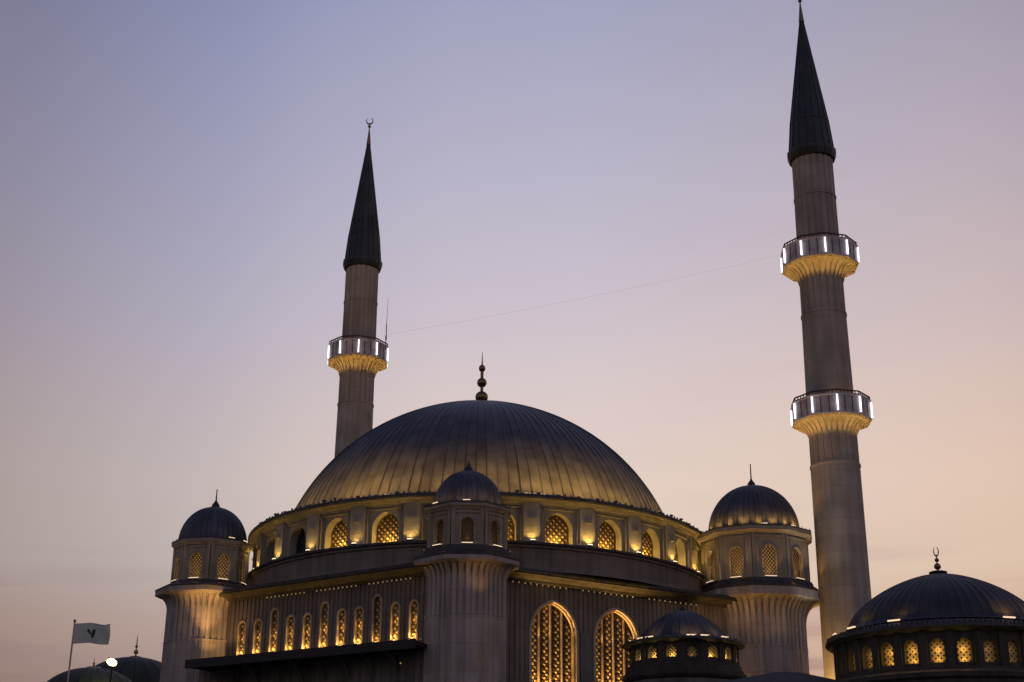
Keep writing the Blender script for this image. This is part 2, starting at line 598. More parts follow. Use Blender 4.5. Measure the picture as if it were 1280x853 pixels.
def lattice(mb, w, spring, rise, pitch, bw, dp, y0, z0=0.0, boss=0.0, mi=0, slope=1.0, x0=None, x1=None, bmi=None):
    bmi = mi if bmi is None else bmi
    """diagonal grille of square bars clipped to the arch, facing -y"""
    f = arch_top(w, spring, rise)
    x0 = -w / 2 if x0 is None else x0
    x1 = w / 2 if x1 is None else x1
    inside = lambda x, z: x0 + .001 < x < x1 - .001 and z0 < z < f(x)
    zt = spring + rise
    H = zt - z0
    for sgn in (1, -1):
        c = z0 - (x1 - x0) * slope
        while c < zt + (x1 - x0) * slope:
            run = None
            N = int((x1 - x0) / 0.012) + 1
            for k in range(N + 1):
                x = x0 + (x1 - x0) * k / N
                z = c + sgn * slope * (x - (x0 if sgn > 0 else x1))
                if sgn < 0:
                    z = c + slope * (x1 - x)
                ok = inside(x, z)
                if ok and run is None:
                    run = (x, z)
                if run and (not ok or k == N):
                    a = Vector((run[0], 0, run[1]))
                    b = Vector((x, 0, z))
                    if (b - a).length > bw:
                        d = (b - a).normalized()
                        nn = Vector((-d.z, 0, d.x)) * bw / 2
                        yy = y0 + (0.004 if sgn < 0 else 0)
                        q = [a + nn, b + nn, b - nn, a - nn]
                        fr = [(p.x, yy, p.z) for p in q]
                        bk = [(p.x, yy + dp, p.z) for p in q]
                        mb.quad(*fr[::-1], mi=mi)
                        for e in range(4):
                            g = (e + 1) % 4
                            mb.quad(fr[e], fr[g], bk[g], bk[e], mi=mi)
                    run = None
            c += pitch
    if boss:
        # raised rosettes in the middle of the crossings
        c0 = z0
        k = 0
        px = pitch / slope
        i = 0
        while True:
            x = x0 + i * px / 2
            if x > x1:
                break
            z = z0 + (pitch / 2 if i % 2 else 0)
            while z < zt:
                if inside(x, z + boss) and inside(x, z - boss) and inside(x - boss, z) and inside(x + boss, z):
                    pts = [(x, y0 - 0.03, z)] + [(x + boss * math.cos(t * PI / 4), y0 - 0.002, z + boss * math.sin(t * PI / 4)) for t in range(8)]
                    for t in range(8):
                        mb.quad(pts[0], pts[1 + (t + 1) % 8], pts[1 + t], mi=bmi)
                z += pitch
            i += 1


def arch_plate(mb, w, spring, rise, y, z0=0.0, mi=0):
    f = arch_top(w, spring, rise)
    xs = arch_xs(w)
    for a, b in zip(xs[:-1], xs[1:]):
        mb.quad((a, y, z0), (b, y, z0), (b, y, f(b)), (a, y, f(a)), mi=mi)


def arch_frame(mb, w, spring, rise, t, y0, y1, z0=0.0, mi=0):
    """moulded band round the arch opening, from y0 (front) to y1 (back)"""
    f1 = arch_top(w, spring, rise)
    f2 = arch_top(w + 2 * t, spring, rise + t)
    xi = arch_xs(w)
    inn = [(-w / 2, z0)] + [(x, f1(x)) for x in xi] + [(w / 2, z0)]
    ou = [(-w / 2 - t, z0)] + [(x * (w + 2 * t) / w, f2(x * (w + 2 * t) / w)) for x in xi] + [(w / 2 + t, z0)]
    for k in range(len(inn) - 1):
        a, b, c, d = inn[k], inn[k + 1], ou[k + 1], ou[k]
        mb.quad((a[0], y0, a[1]), (b[0], y0, b[1]), (c[0], y0, c[1]), (d[0], y0, d[1]), mi=mi)
        mb.quad((d[0], y0, d[1]), (c[0], y0, c[1]), (c[0], y1, c[1]), (d[0], y1, d[1]), mi=mi)
        mb.quad((a[0], y1, a[1]), (b[0], y1, b[1]), (b[0], y0, b[1]), (a[0], y0, a[1]), mi=mi)


def poly(n, off):
    """radius factor of a regular n-gon with a corner at angle off"""
    st = 2 * PI / n

    def f(th):
        a = (th - off) % st - st / 2
        return math.cos(st / 2) / math.cos(a)
    return f


def dome_prof(r, h, z, n=22, exp=1.0, hexp=1.0, cut=0.0):
    """(radius, z) from the springing to the crown"""
    o = []
    for k in range(n + 1):
        a = PI / 2 * k / n
        rr = r * math.cos(a) ** exp
        o.append((max(rr, cut, 0.02), z + h * math.sin(a) ** hexp))
    return o


def ribbed(nr, amp, wid=0.22):
    """raised seams: nr of them round the dome"""
    def f(th, r, k):
        u = (th * nr / (2 * PI)) % 1.0
        d = min(u, 1 - u)
        return r + (amp * min(1, r / 1.0) if d < wid / 2 + 1e-6 else 0)
    return f


# ================================================================== GROUND
mb = MB()
mb.quad((-3000, -3000, GROUND), (3000, -3000, GROUND), (3000, 3000, GROUND), (-3000, 3000, GROUND))
g = mb.build('ground', ASPHALT)
g['kind'] = 'structure'

# ================================================================== THE PRAYER HALL
CX, CY = -2.275, 101.875
ORG = (CX, CY, GROUND)
hall = thing('mosque_hall', 'great stone mosque with ribbed lead dome, ring of arched windows and three corner turrets', 'mosque', ORG)


def P2L(x, y, z):
    return (x - CX, y - CY, z - GROUND)


# ---- drum
ND = 27
ST = 2 * PI / ND
TH0 = R_(-0.5 + 180 / 27)
RD = 15.95
BAY = ST * RD
cmap = lambda x, d, z: (CX + (RD + d) * math.sin(x / RD), CY - (RD + d) * math.cos(x / RD), z)


def drum_depth(x):
    u = ((x / RD - TH0) / ST + 0.5) % 1.0 - 0.5        # 0 at window centre
    a = abs(u) * BAY
    if a > BAY / 2 - 0.52:
        return 0.30
    if a > BAY / 2 - 0.66:
        return 0.16
    return 0.0


WW, WS, WR = 1.85, 1.02, 0.98
ZS = 19.30
mb = MB()
ops, xs = [], []
for k in range(ND):
    xc = (TH0 + k * ST) * RD
    ops.append((xc, WW, ZS, ZS + WS, WR, 0.68))
    for q in (-BAY / 2, -BAY / 2 + 0.52, -BAY / 2 + 0.66, BAY / 2 - 0.66, BAY / 2 - 0.52, -BAY / 4, BAY / 4):
        xs.append(xc + q)
xs = sorted(xs)
xs.append(xs[0] + 2 * PI * RD)
wall(mb, xs, 18.6, 21.75, drum_depth, cmap, ops)
# panel head moulding over each window, and the step half way up each pilaster
for k in range(ND):
    th = TH0 + k * ST
    for a, b, z0, z1, d in ((-1.12, 1.12, 21.42, 21.52, 0.14),):
        for e in range(6):
            x0 = th * RD + a + (b - a) * e / 6
            x1 = th * RD + a + (b - a) * (e + 1) / 6
            mb.quad(cmap(x0, d, z0), cmap(x1, d, z0), cmap(x1, d, z1), cmap(x0, d, z1))
            mb.quad(cmap(x0, 0, z0), cmap(x1, 0, z0), cmap(x1, d, z0), cmap(x0, d, z0))
            mb.quad(cmap(x0, d, z1), cmap(x1, d, z1), cmap(x1, 0, z1), cmap(x0, 0, z1))
    xp = (th + ST / 2) * RD
    for e in (-0.22, 0.0):
        x0, x1 = xp + e, xp + e + 0.22
        mb.quad(cmap(x0, .38, 20.72), cmap(x1, .38, 20.72), cmap(x1, .38, 20.80), cmap(x0, .38, 20.80))
        mb.quad(cmap(x0, .30, 20.72), cmap(x1, .30, 20.72), cmap(x1, .38, 20.72), cmap(x0, .38, 20.72))
        mb.quad(cmap(x0, .38, 20.80), cmap(x1, .38, 20.80), cmap(x1, .30, 20.80), cmap(x0, .30, 20.80))
drum = mb.build('drum', STONE_DRUM, hall, ORG)
# base ring of the drum, its dark top ledge
mb = MB()


def panelled(th, r, k):
    u = (th * 108 / (2 * PI)) % 1.0
    return r - (0.03 * k if u < 0.09 else 0)


mb.lathe([(16.85, 17.35, 0), (16.55, 17.55, 0), (16.50, 17.72, 1), (16.50, 18.78, 1), (16.62, 18.86, 0), (16.62, 18.98, 0)], 432, (CX, CY), panelled, caps=False)
mb.build('drum_base_ring', STONE_WALL, hall, ORG)
mb = MB()
mb.lathe([(16.62, 18.984), (16.76, 19.02), (16.76, 19.16), (16.5, 19.24), (15.0, 19.26)], 180, (CX, CY), caps=False)
mb.build('drum_ledge', LEAD_D, hall, ORG)
# cornice under the dome: lit soffit, dark lead fascia
mb = MB()
mb.lathe([(15.9, 21.52), (16.12, 21.58), (16.16, 21.70), (16.30, 21.80), (16.42, 21.92), (16.60, 21.95), (16.62, 22.02)], 216, (CX, CY), caps=False)
mb.build('drum_cornice', SOFFIT, hall, ORG, smooth=True)
mb = MB()
mb.lathe([(16.62, 22.02), (16.7, 22.03), (16.7, 22.18), (16.58, 22.26), (15.2, 22.42), (13.9, 22.62)], 216, (CX, CY), caps=False)
mb.build('dome_ledge', LEAD_D, hall, ORG)
mb = MB()
for k in range(230):
    th = 2 * PI * (k + random.uniform(-.2, .2)) / 230
    M = Matrix.Translation((CX + 16.5 * math.sin(th), CY - 16.5 * math.cos(th), 22.2)) @ Matrix.Rotation(th, 4, 'Z')
    hgt = random.uniform(0.10, 0.24)
    mb.box(-.04, .04, -.04, .04, 0, hgt, M=M)
    if k % 3 == 0:
        mb.box(-.12, .12, -.08, .08, hgt * .6, hgt, M=M)
mb.build('ledge_studs', BLACK, hall, ORG)['kind'] = 'stuff'

# ---- dome
RS, ZC = 14.9, 18.0
mb = MB()
prof = []
a0 = math.asin((22.3 - ZC) / RS)
for k in range(57):
    a = a0 + (PI / 2 - a0) * k / 56
    prof.append((max(0.03, RS * math.cos(a)), ZC + RS * math.sin(a) + 0.35 * (k / 56) ** 10))
prof[0] = (prof[0][0] + 0.35, 22.25)
prof[1] = (prof[1][0] + 0.16, prof[1][1])
prof[2] = (prof[2][0] + 0.08, prof[2][1])
mb.lathe(prof, 1200, (CX, CY), ribbed(120, 0.075, 0.15))
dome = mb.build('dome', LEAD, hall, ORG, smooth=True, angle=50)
# finial of three gilt balls
mb = MB()
mb.lathe([(0.6, 33.0), (0.45, 33.25), (0.2, 33.4), (0.12, 33.9), (0.12, 36.4), (0.06, 36.6), (0.012, 37.7)], 16, (CX, CY))
mb.ball((CX, CY, 33.95), 0.50, sz=0.95)
mb.ball((CX, CY, 35.12), 0.38)
mb.ball((CX, CY, 36.28), 0.26, sz=1.15)
mb.build('finial', BRASS, dome, ORG, smooth=True)

# ---- drum windows
def drum_window(lit):
    mb = MB()
    arch_plate(mb, WW, WS, WR, 0.72, 0.0)
    w = mb.build('arched_window', GLASS if lit else GLASS_OFF, hall)
    mb = MB()
    lattice(mb, WW - .02, WS, WR - .01, 0.40, 0.10, 0.05, 0.60, 0.02, boss=0.085, bmi=1)
    arch_frame(mb, WW - 0.14, WS, WR - 0.07, 0.07, 0.58, 0.68)
    mb.build('lattice', [LATT_BROWN, LATT] if lit else [BLACK, BLACK], w)  # unlit windows: the missing light is put into a black lattice colour
    return w


protos = {}
DARK = {-4, -5, -6}
for k in range(-13, 14):
    th = TH0 + k * ST
    lit = k not in DARK
    loc = P2L(CX + RD * math.sin(th), CY - RD * math.cos(th), ZS)
    if lit not in protos:
        protos[lit] = o = drum_window(lit)
        o.location = loc
        o.rotation_euler.z = th
    else:
        o = dup(protos[lit], hall, loc, th)
    if not lit:
        o['label'] = 'unlit dark arched window on the left of the drum'
    if lit and -7 <= k <= 6:
        s, c = math.sin(th), math.cos(th)
        rr = RD - 0.20
        light('reveal_light', 'POINT', (CX + rr * s, CY - rr * c, ZS + 0.35), 7.0, GOLD, size=0.15, parent=hall, org=ORG)
# pilaster uplights on the ledge
up = None
for k in range(-13, 14):
    th = TH0 + (k + .5) * ST
    s, c = math.sin(th), math.cos(th)
    loc = P2L(CX + 16.52 * s, CY - 16.52 * c, 19.25)
    if up is None:
        mb = MB()
        mb.box(-.17, .17, -.07, .07, 0, .07, 1)
        mb.box(-.15, .15, -.05, .05, .07, .10, 0)
        up = mb.build('uplight', [LAMPW, BLACK], hall)
        up.location = loc
        up.rotation_euler.z = th
    else:
        dup(up, hall, loc, th)
    if -8 <= k <= 7:
        e = random.uniform(.7, 1.3) * (0.8 if k < -2 else 1.15)
        light('pilaster_light', 'SPOT', (CX + 16.56 * s, CY - 16.56 * c, 19.36), 14 * e, GOLD, (CX + 16.25 * s, CY - 16.25 * c, 20.4), 0.10, 125, 0.7, hall, ORG)
# light bars round the foot of the dome
bar = None
for k in range(20):
    th = R_(-4 + 18 * k)
    s, c = math.sin(th), math.cos(th)
    loc = P2L(CX + 15.9 * s, CY - 15.9 * c, 22.34)
    if bar is None:
        mb = MB()
        mb.box(-.75, .75, -.06, .06, .0, .06, 1)
        for q in range(5):
            mb.box(-.72 + .3 * q, -.5 + .3 * q, -.05, .05, .06, .105, 0)
        bar = mb.build('light_bar', [BARW, BLACK], dome)
        bar.location = loc
        bar.rotation_euler.z = th
    else:
        dup(bar, dome, loc, th)
for k in range(-10, 11):
    th = R_(1 + 8.6 * k)
    s, c = math.sin(th), math.cos(th)
    e = (1.0 if abs(k) < 6 else .55) * random.uniform(.55, 1.45)
    light('dome_light', 'SPOT', (CX + 15.95 * s, CY - 15.95 * c, 22.55), 175 * e, DOMEGOLD, (CX + 13.9 * s, CY - 13.9 * c, 24.6), 0.25, 110, 1.0, hall, ORG)

# ---- facade walls
PL0, CORN, PR1 = Vector((-17.46, 92.78)), Vector((-3.636, 83.117)), Vector((13.443, 93.667))


def frame_of(a, b):
    d = (b - a).normalized()
    n = Vector((d.y, -d.x))
    return a, d, n


LA, LD, LN = frame_of(PL0, CORN)
RA, RDIR, RN = frame_of(CORN, PR1)


def wmap(A, d, n):
    return lambda x, dep, z: (A.x + d.x * x + n.x * dep, A.y + d.y * x + n.y * dep, z)


LM, RM = wmap(LA, LD, LN), wmap(RA, RDIR, RN)
PITCH = 0.36


def flute(x):
    u = (x / PITCH) % 1.0
    return 0.0 if u < 0.72 else -0.055


def flute_xs(a, b):
    o = [a, b]
    k = math.floor(a / PITCH)
    while k * PITCH < b:
        for q in (0.0, 0.72):
            x = (k + q) * PITCH
            if a < x < b:
                o.append(x)
        k += 1
    return o


# left facade: eleven slender windows
LW_U = [-0.02 + 1.432 * k for k in range(11)]
LW_W = 0.56
mb = MB()
lops = []
for k, u in enumerate(LW_U):
    top = 15.86 if k in (2, 5, 8) else 15.28
    lops.append((u, LW_W, 13.12, top - 0.28, 0.28, 0.22))
wall(mb, flute_xs(-2.2, 16.87), 12.9, 16.8, flute, LM, lops)
mb.quad(LM(-2.2, -.1, GROUND), LM(16.87, -.1, GROUND), LM(16.87, -.1, 12.9), LM(-2.2, -.1, 12.9))
mb.quad(LM(-2.2, -.1, 12.9), LM(16.87, -.1, 12.9), LM(16.87, 0, 12.9), LM(-2.2, 0, 12.9))
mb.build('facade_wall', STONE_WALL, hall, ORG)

rzL = math.atan2(LD.y, LD.x)
rzR = math.atan2(RDIR.y, RDIR.x)


def slim_window(h):
    mb = MB()
    arch_plate(mb, LW_W + .02, h - .28, .28, 0.23, 0.0)
    w = mb.build('slender_window', GLASS, hall)
    mb = MB()
    lattice(mb, LW_W - .02, h - .28, .27, 0.42, 0.12, 0.05, 0.14, 0.02, boss=0.10, slope=1.2, bmi=1)
    mb.build('lattice', [LATT_BROWN, LATT], w)
    mb = MB()
    arch_frame(mb, LW_W, h - .28, .28, 0.10, -0.05, 0.12, 0.0)
    mb.build('frame', LATT_STONE, w)
    return w


LATT_STONE = stone('window_surround_stone', (0.50, 0.40, 0.28), streak=0.85)
pr = {}
for k, u in enumerate(LW_U):
    tall = k in (2, 5, 8)
    h = (15.86 if tall else 15.28) - 13.12
    p = LM(u, 0, 13.12)
    if tall not in pr:
        pr[tall] = o = slim_window(h)
        o.location = P2L(*p)
        o.rotation_euler.z = rzL
    else:
        o = dup(pr[tall], hall, P2L(*p), rzL)
    if tall:
        o['label'] = 'taller slender lattice window'
    q = LM(u, 0.06, 13.20)
    e = 0.45 if k == 8 else 1.0
    light('sill_light', 'POINT', q, 4.2 * e, WINC, size=0.06, parent=hall, org=ORG)
    q = LM(u, -0.20, 14.2)
    if k != 8:
        light('niche_light', 'POINT', LM(u + 0.12, 0.04, 14.2), 0.9, WINC, size=0.06, parent=hall, org=ORG)

# right facade: two great arched windows
BW, BS, BR = 3.28, 13.75, 1.95
mb = MB()
bops = [(7.46, BW, 6.5, BS, BR, 0.55), (12.2, BW, 6.5, BS, BR, 0.55)]


def rdepth(x):
    return flute(x)


wall(mb, flute_xs(0, 22.6), 4.0, 16.8, rdepth, RM, bops)
mb.quad(RM(0, -.1, GROUND), RM(22.6, -.1, GROUND), RM(22.6, -.1, 4.0), RM(0, -.1, 4.0))
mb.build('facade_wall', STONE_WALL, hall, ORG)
# smooth darker panels between and beside the great windows
for (a, b) in ((9.42, 10.24),):
    mb = MB()
    M = Matrix(((RDIR.x, -RN.x, 0, RA.x), (RDIR.y, -RN.y, 0, RA.y), (0, 0, 1, 0), (0, 0, 0, 1)))
    mb.box(a, b, -0.06, 0.2, 4.0, 14.02, M=M)
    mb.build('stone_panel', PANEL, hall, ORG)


def great_window():
    mb = MB()
    arch_plate(mb, BW + .02, BS - 6.5, BR, 0.56, 0.0)
    w = mb.build('great_arched_window', GLASS, hall)
    mb = MB()
    arch_frame(mb, BW, BS - 6.5, BR, 0.16, -0.07, 0.14)
    arch_frame(mb, BW - 0.18, BS - 6.5, BR - 0.09, 0.09, 0.12, 0.3)
    mb.build('arch_moulding', LATT_STONE, w)
    f = arch_top(BW - .02, BS - 6.5, BR)
    cols = [(-1.46, -0.96), (-0.62, -0.12), (0.22, 0.72), (1.04, 1.52)]
    mb = MB()
    for a, b in cols:
        lattice(mb, BW - .22, BS - 6.5, BR - .12, 0.40, 0.11, 0.06, 0.36, 0.05, boss=0.10, slope=1.25, x0=a, x1=b, bmi=1)
    mb.build('lattice', [LATT_BROWN, LATT], w)
    for m in (-1.56, -0.90, -0.06, 0.78, 1.57):
        mb = MB()
        z = f(m) - 0.06
        mb.box(m - .04, m + .04, 0.26, 0.5, 0.0, max(0.2, z))
        mb.build('mullion', LATT_STONE, w)
    mb = MB()
    for a, b in ((-0.86, -0.74), (-0.01, 0.11), (0.82, 0.94)):
        mb.box(a, b, 0.34, 0.5, 0.0, f((a + b) / 2) - .1)
    mb.build('blind_strip', BLACK, w)
    return w


p = RM(7.46, 0, 6.5)
gw = great_window()
gw.location = P2L(*p)
gw.rotation_euler.z = rzR
dup(gw, hall, P2L(*RM(12.2, 0, 6.5)), rzR)
for uc in (7.46, 12.2):
    for j, dx in enumerate((-1.21, -0.37, 0.47, 1.28)):
        light('great_window_light', 'SPOT', RM(uc + dx, -0.12, 9.6), (150 if j < 3 else 70), WINC, RM(uc + dx, -0.42, 14.0), 0.08, 60, 0.8, hall, ORG)
    light('arch_light', 'SPOT', RM(uc - 1.45, 0.0, 13.4), 15, WINC, RM(uc + 1.1, -0.10, 15.0), 0.08, 60, 0.9, hall, ORG)

# cornices of the two facades, with lit dentil tips under each, their light made as glow
for (M_, a, b, ubs) in ((LM, -1.6, 16.87, [2.2 + .36 * k for k in range(34)]), (RM, 0.0, 22.4, [4.4 + .43 * k for k in range(36)])):
    prof = [(0.10, 16.72), (0.22, 16.74), (0.26, 16.86), (0.55, 16.92), (0.85, 17.04), (1.0, 17.06), (1.0, 17.16)]
    mb = MB()
    N = 10
    for (d0, z0), (d1, z1) in zip(prof[:-1], prof[1:]):
        mb.quad(M_(a, d0, z0), M_(b, d0, z0), M_(b, d1, z1), M_(a, d1, z1))
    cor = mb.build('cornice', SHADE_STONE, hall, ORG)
    mb = MB()
    prof = [(1.0, 17.16), (1.08, 17.17), (1.08, 17.32), (0.9, 17.40), (-2.5, 17.75), (-7.0, 17.9)]
    for (d0, z0), (d1, z1) in zip(prof[:-1], prof[1:]):
        mb.quad(M_(a, d0, z0), M_(b, d0, z0), M_(b, d1, z1), M_(a, d1, z1))
    mb.build('eaves', LEAD_D, hall, ORG)
    first = None
    for k, u in enumerate(ubs):
        if k % 12 in (10, 11):
            continue
        p = P2L(*M_(u, 0.16, 16.64))
        if first is None:
            mb = MB()
            mb.box(-.035, .035, -.035, .035, -.035, .035, 0)
            mb.box(-.02, .02, -.02, .02, .05, .11, 1)
            first = mb.build('glowing_dentil', [DENTIL_GLOW, BLACK], hall)
            first.location = p
        else:
            dup(first, hall, p, 0)
for u, e in ((5.5, .06), (14.0, .1)):
    light('eaves_light', 'POINT', LM(u, 0.75, 16.45), e, GOLD, size=0.2, parent=hall, org=ORG)
for u, e in ((6.5, .15), (16.0, .3), (19.0, .4)):
    light('eaves_light', 'POINT', RM(u, 0.75, 16.45), e, GOLD, size=0.2, parent=hall, org=ORG)

# plain back walls closing the plan, hidden from the street, and flat roof
mb = MB()
pl, prr = LM(-5.0, -.5, 0), RM(26.0, -.5, 0)
bk = [(pl[0], pl[1]), (-18.5, 110.0), (-8.0, 119.5), (4.0, 119.5), (15.0, 110.5), (prr[0], prr[1])]
for a, b in zip(bk[:-1], bk[1:]):
    mb.quad((*a, GROUND), (*b, GROUND), (*b, 17.2), (*a, 17.2))
mb.build('back_wall', STONE, hall, ORG)

# canopy over the side arcade below the slender windows
mb = MB()
M = Matrix(((LD.x, -LN.x, 0, LA.x), (LD.y, -LN.y, 0, LA.y), (0, 0, 1, 0), (0, 0, 0, 1)))
# outer edge runs from 3 m out at the left turret to 2.1 m out at the front turret
q0 = [LM(-1.65, -.02, 0), LM(-1.65, 3.0, 0), LM(16.2, 2.1, 0), LM(15.7, .02, 0)]


def prism(mb, poly_, z0, z1, mi=0):
    lo, hi = [(p[0], p[1], z0) for p in poly_], [(p[0], p[1], z1) for p in poly_]
    mb.quad(*lo[::-1], mi=mi)
    mb.quad(*hi, mi=mi)
    for e in range(len(lo)):
        g_ = (e + 1) % len(lo)
        mb.quad(lo[e], lo[g_], hi[g_], hi[e], mi=mi)


prism(mb, q0, 12.30, 12.52)
prism(mb, [LM(-1.72, 2.95, 0), LM(-1.72, 3.12, 0), LM(16.22, 2.22, 0), LM(16.2, 2.06, 0)], 12.06, 12.60)
prism(mb, [LM(-1.74, .1, 0), LM(-1.74, 3.08, 0), LM(-1.6, 3.08, 0), LM(-1.6, .1, 0)], 12.12, 12.56)
can = mb.build('canopy', CANOPY, hall, ORG)
for k in range(8):
    u = 0.3 + 1.9 * k
    mb = MB()
    pts = []
    for q in range(9):
        a = PI / 2 * q / 8
        pts.append(M @ Vector((u, -0.15 - 1.75 * (1 - math.cos(a)), 12.2 - 2.6 * (1 - math.sin(a)))))
    mb.tube([pts[0]] + pts, 0.11, 6)
    mb.build('bracket', STONE_DARK, can, ORG)
# dark screen wall of the arcade and its small lamps
mb = MB()
mb.box(-1.2, 15.6, -0.4, -0.12, GROUND, 12.25, M=M)
for k in range(8):
    mb.box(0.15 + 1.9 * k, 0.45 + 1.9 * k, -0.62, -0.4, GROUND, 10.6, M=M)
mb.build('arcade_screen', STONE_DARK, can, ORG)
for u in (14.4,):
    mb = MB()
    q = LM(u, 1.2, 11.45)
    mb.ball(q, 0.05, 8, 0)
    mb.tube([q, (q[0], q[1], 12.28)], 0.015, 5, 1)
    mb.build('pendant_lamp', [LAMPW if u > 15 else GLASS_WARM, BLACK], can, ORG)


# ---- corner turrets
view = lambda ax, ay: math.atan2(ax, ay)         # turn that makes th = 0 face the lens


def turret(ax, ay, n, off, rs, rslab, rlan, rcor, rdome, z_cb, z_slab0, z_slab1, z_lc0, z_lc1, z_dome, h_dome, z_tip, zw0, zw1, ww, lit, dlit, label, nfl=5):
    O3 = (ax, ay, 0)
    pf = poly(n, off)
    NF = n * nfl
    zsplit = 14.2

    def rad(th, r, k):
        u = ((th - off) * NF / (2 * PI)) % 1.0
        return r * pf(th) - (k if u < 0.30 else 0)
    nseg = NF * 10
    mb = MB()
    prof = [(rs, GROUND, 0.035), (rs, zsplit - .06, 0.035), (rs + .03, zsplit - .05, 0.0), (rs + .03, zsplit, 0.0), (rs - .01, zsplit + .02, 0.10), (rs - .01, z_cb, 0.10)]
    for q in range(1, 9):
        t = q / 8
        prof.append((rs + (rslab - .12 - rs) * (1 - math.cos(t * PI / 2)), z_cb + (z_slab0 - z_cb) * math.sin(t * PI / 2), 0.10 + 0.17 * math.sin(PI * t)))
    mb.lathe(prof, nseg, (ax, ay), rad, caps=False, a0=off)
    t = mb.build('corner_turret', STONE, hall, (ax, ay, GROUND), loc=(ax - CX, ay - CY, 0))
    t['label'] = label
    TO = (ax, ay, GROUND)
    mb = MB()
    mb.lathe([(rs, z_slab0 + .02), (rslab - .12, z_slab0 - .0), (rslab, z_slab0 + .06), (rslab, z_slab1 - .12), (rslab - .06, z_slab1 - .11)], n, (ax, ay), None, caps=False, a0=off)
    mb.build('slab', STONE, t, TO)
    mb = MB()
    mb.lathe([(rslab - .06, z_slab1 - .108), (rslab + .03, z_slab1 - .1), (rslab + .03, z_slab1), (rlan + .25, z_slab1 + .28), (rlan + .22, zw0 - .22), (rlan - .05, zw0 - .2)], n, (ax, ay), None, caps=False, a0=off)
    mb.build('turret_ledge', LEAD_D, t, TO)
    # lantern: one wall panel per face
    apo = rlan * math.cos(PI / n)
    side = 2 * rlan * math.sin(PI / n)
    rev = 0.26
    mb = MB()
    win = None
    for k in range(n):
        th = off + (k + .5) * 2 * PI / n
        nx, ny = math.sin(th), -math.cos(th)
        tx, ty = math.cos(th), math.sin(th)

        def fm(x, d, z, nx=nx, ny=ny, tx=tx, ty=ty):
            return (ax + nx * (apo + d) + tx * x, ay + ny * (apo + d) + ty * x, z)

        def dp(x):
            a = abs(x)
            if a > side / 2 - 0.16:
                return 0.07
            if a > side / 2 - 0.26:
                return 0.03
            if a > ww / 2 + 0.17:
                return -0.04
            return -0.01
        e = side / 2
        wall(mb, [-e, -e + .16, -e + .26, -(ww / 2 + .17), ww / 2 + .17, e - .26, e - .16, e], zw0 - .3, z_lc0 + .02, dp, fm, [(0, ww, zw0, zw1 - ww / 2, ww / 2, rev)])
        for (x0, x1, zz0, zz1, d) in ((-e + .24, e - .24, z_lc0 - .30, z_lc0 - .22, .06),):
            q = [fm(x0, d, zz0), fm(x1, d, zz0), fm(x1, d, zz1), fm(x0, d, zz1)]
            mb.quad(*q)
            mb.quad(fm(x0, -.05, zz0), fm(x1, -.05, zz0), q[1], q[0])
            mb.quad(q[3], q[2], fm(x1, -.05, zz1), fm(x0, -.05, zz1))
        if win is None:
            w = MB()
            arch_plate(w, ww, zw1 - zw0 - ww / 2, ww / 2, rev + .03, 0.0, 0)
            lattice(w, ww - .02, zw1 - zw0 - ww / 2, ww / 2 - .01, 0.27, 0.075, 0.04, rev - .08, 0.0, mi=1, slope=1.2)
            arch_frame(w, ww, zw1 - zw0 - ww / 2, ww / 2, 0.07, -0.04, 0.06, 0.0, 2)
            win = w.build('lantern_window', [GLASS_LANT if lit > .5 else GLASS, RAIL if lit > .5 else LATT_BROWN, STONE_DRUM], t)
            sl = MB()
            sl.box(-ww * .42, ww * .42, -.05, .05, 0, .05, 0)
            sl.box(-ww * .45, ww * .45, -.06, .06, -.04, 0, 1)
            sil = sl.build('sill_lamp', [BARW, BLACK], t)
            wn, sn = win, sil
        else:
            wn, sn = win.copy(), sil.copy()
            COL.objects.link(wn)
            COL.objects.link(sn)
            wn.parent = t
            sn.parent = t
        wn.location = (nx * apo, ny * apo, zw0 - GROUND)
        wn.rotation_euler = (0, 0, th)
        sn.location = (nx * (apo + .20), ny * (apo + .20), zw0 - .16 - GROUND)
        sn.rotation_euler = (0, 0, th)
        if ny < 0.5:
            light('turret_window_light', 'POINT', fm(0, 0.02, zw0 + .30), 0.22 * lit, AMBER, size=.05, parent=t, org=TO)
            light('turret_face_light', 'SPOT', fm(0, 0.42, zw0 - .08), (6.5 if n == 10 else 3.4) * lit, AMBER, fm(0, 0.0, z_lc0), .08, 95, .9, t, TO)
    mb.build('lantern', STONE_DRUM, t, TO)
    mb = MB()
    mb.lathe([(rlan - .1, z_lc0 - .1), (rlan + .06, z_lc0 - .06), (rcor - .1, z_lc0 + .08), (rcor, z_lc0 + .12), (rcor, z_lc1 - .08)], n, (ax, ay), caps=False, a0=off)
    mb.build('lantern_cornice', STONE_DRUM, t, TO)
    # dome with its lead skirt and studs
    mb = MB()
    nr = n * 5
    mb.lathe([(rcor, z_lc1 - .078), (rcor + .03, z_lc1 - .07), (rcor + .03, z_lc1), (rdome + .05, z_dome)], n, (ax, ay), caps=False, a0=off, mi=1)
    for k in range(n * 6):
        th = 2 * PI * k / (n * 6) + off
        r = (rcor - .06) * pf(th)
        mb.box(-.02, .02, -.02, .02, z_lc1, z_lc1 + random.uniform(.08, .16), mi=1, M=Matrix.Translation((ax + r * math.sin(th), ay - r * math.cos(th), 0)))
    pr = [(rdome * (1.0 - 0.0), z_dome - .1)] + dome_prof(rdome, h_dome, z_dome, 20, 0.97)
    mb.lathe(pr, nr * 8, (ax, ay), ribbed(nr, 0.045, 0.25))
    td = mb.build('turret_dome', [LEAD_B if n == 10 else LEAD_S, LEAD_D], t, (ax, ay, 0), smooth=True, angle=50, loc=(0, 0, -GROUND))
    zt = z_dome + h_dome
    mb = MB()
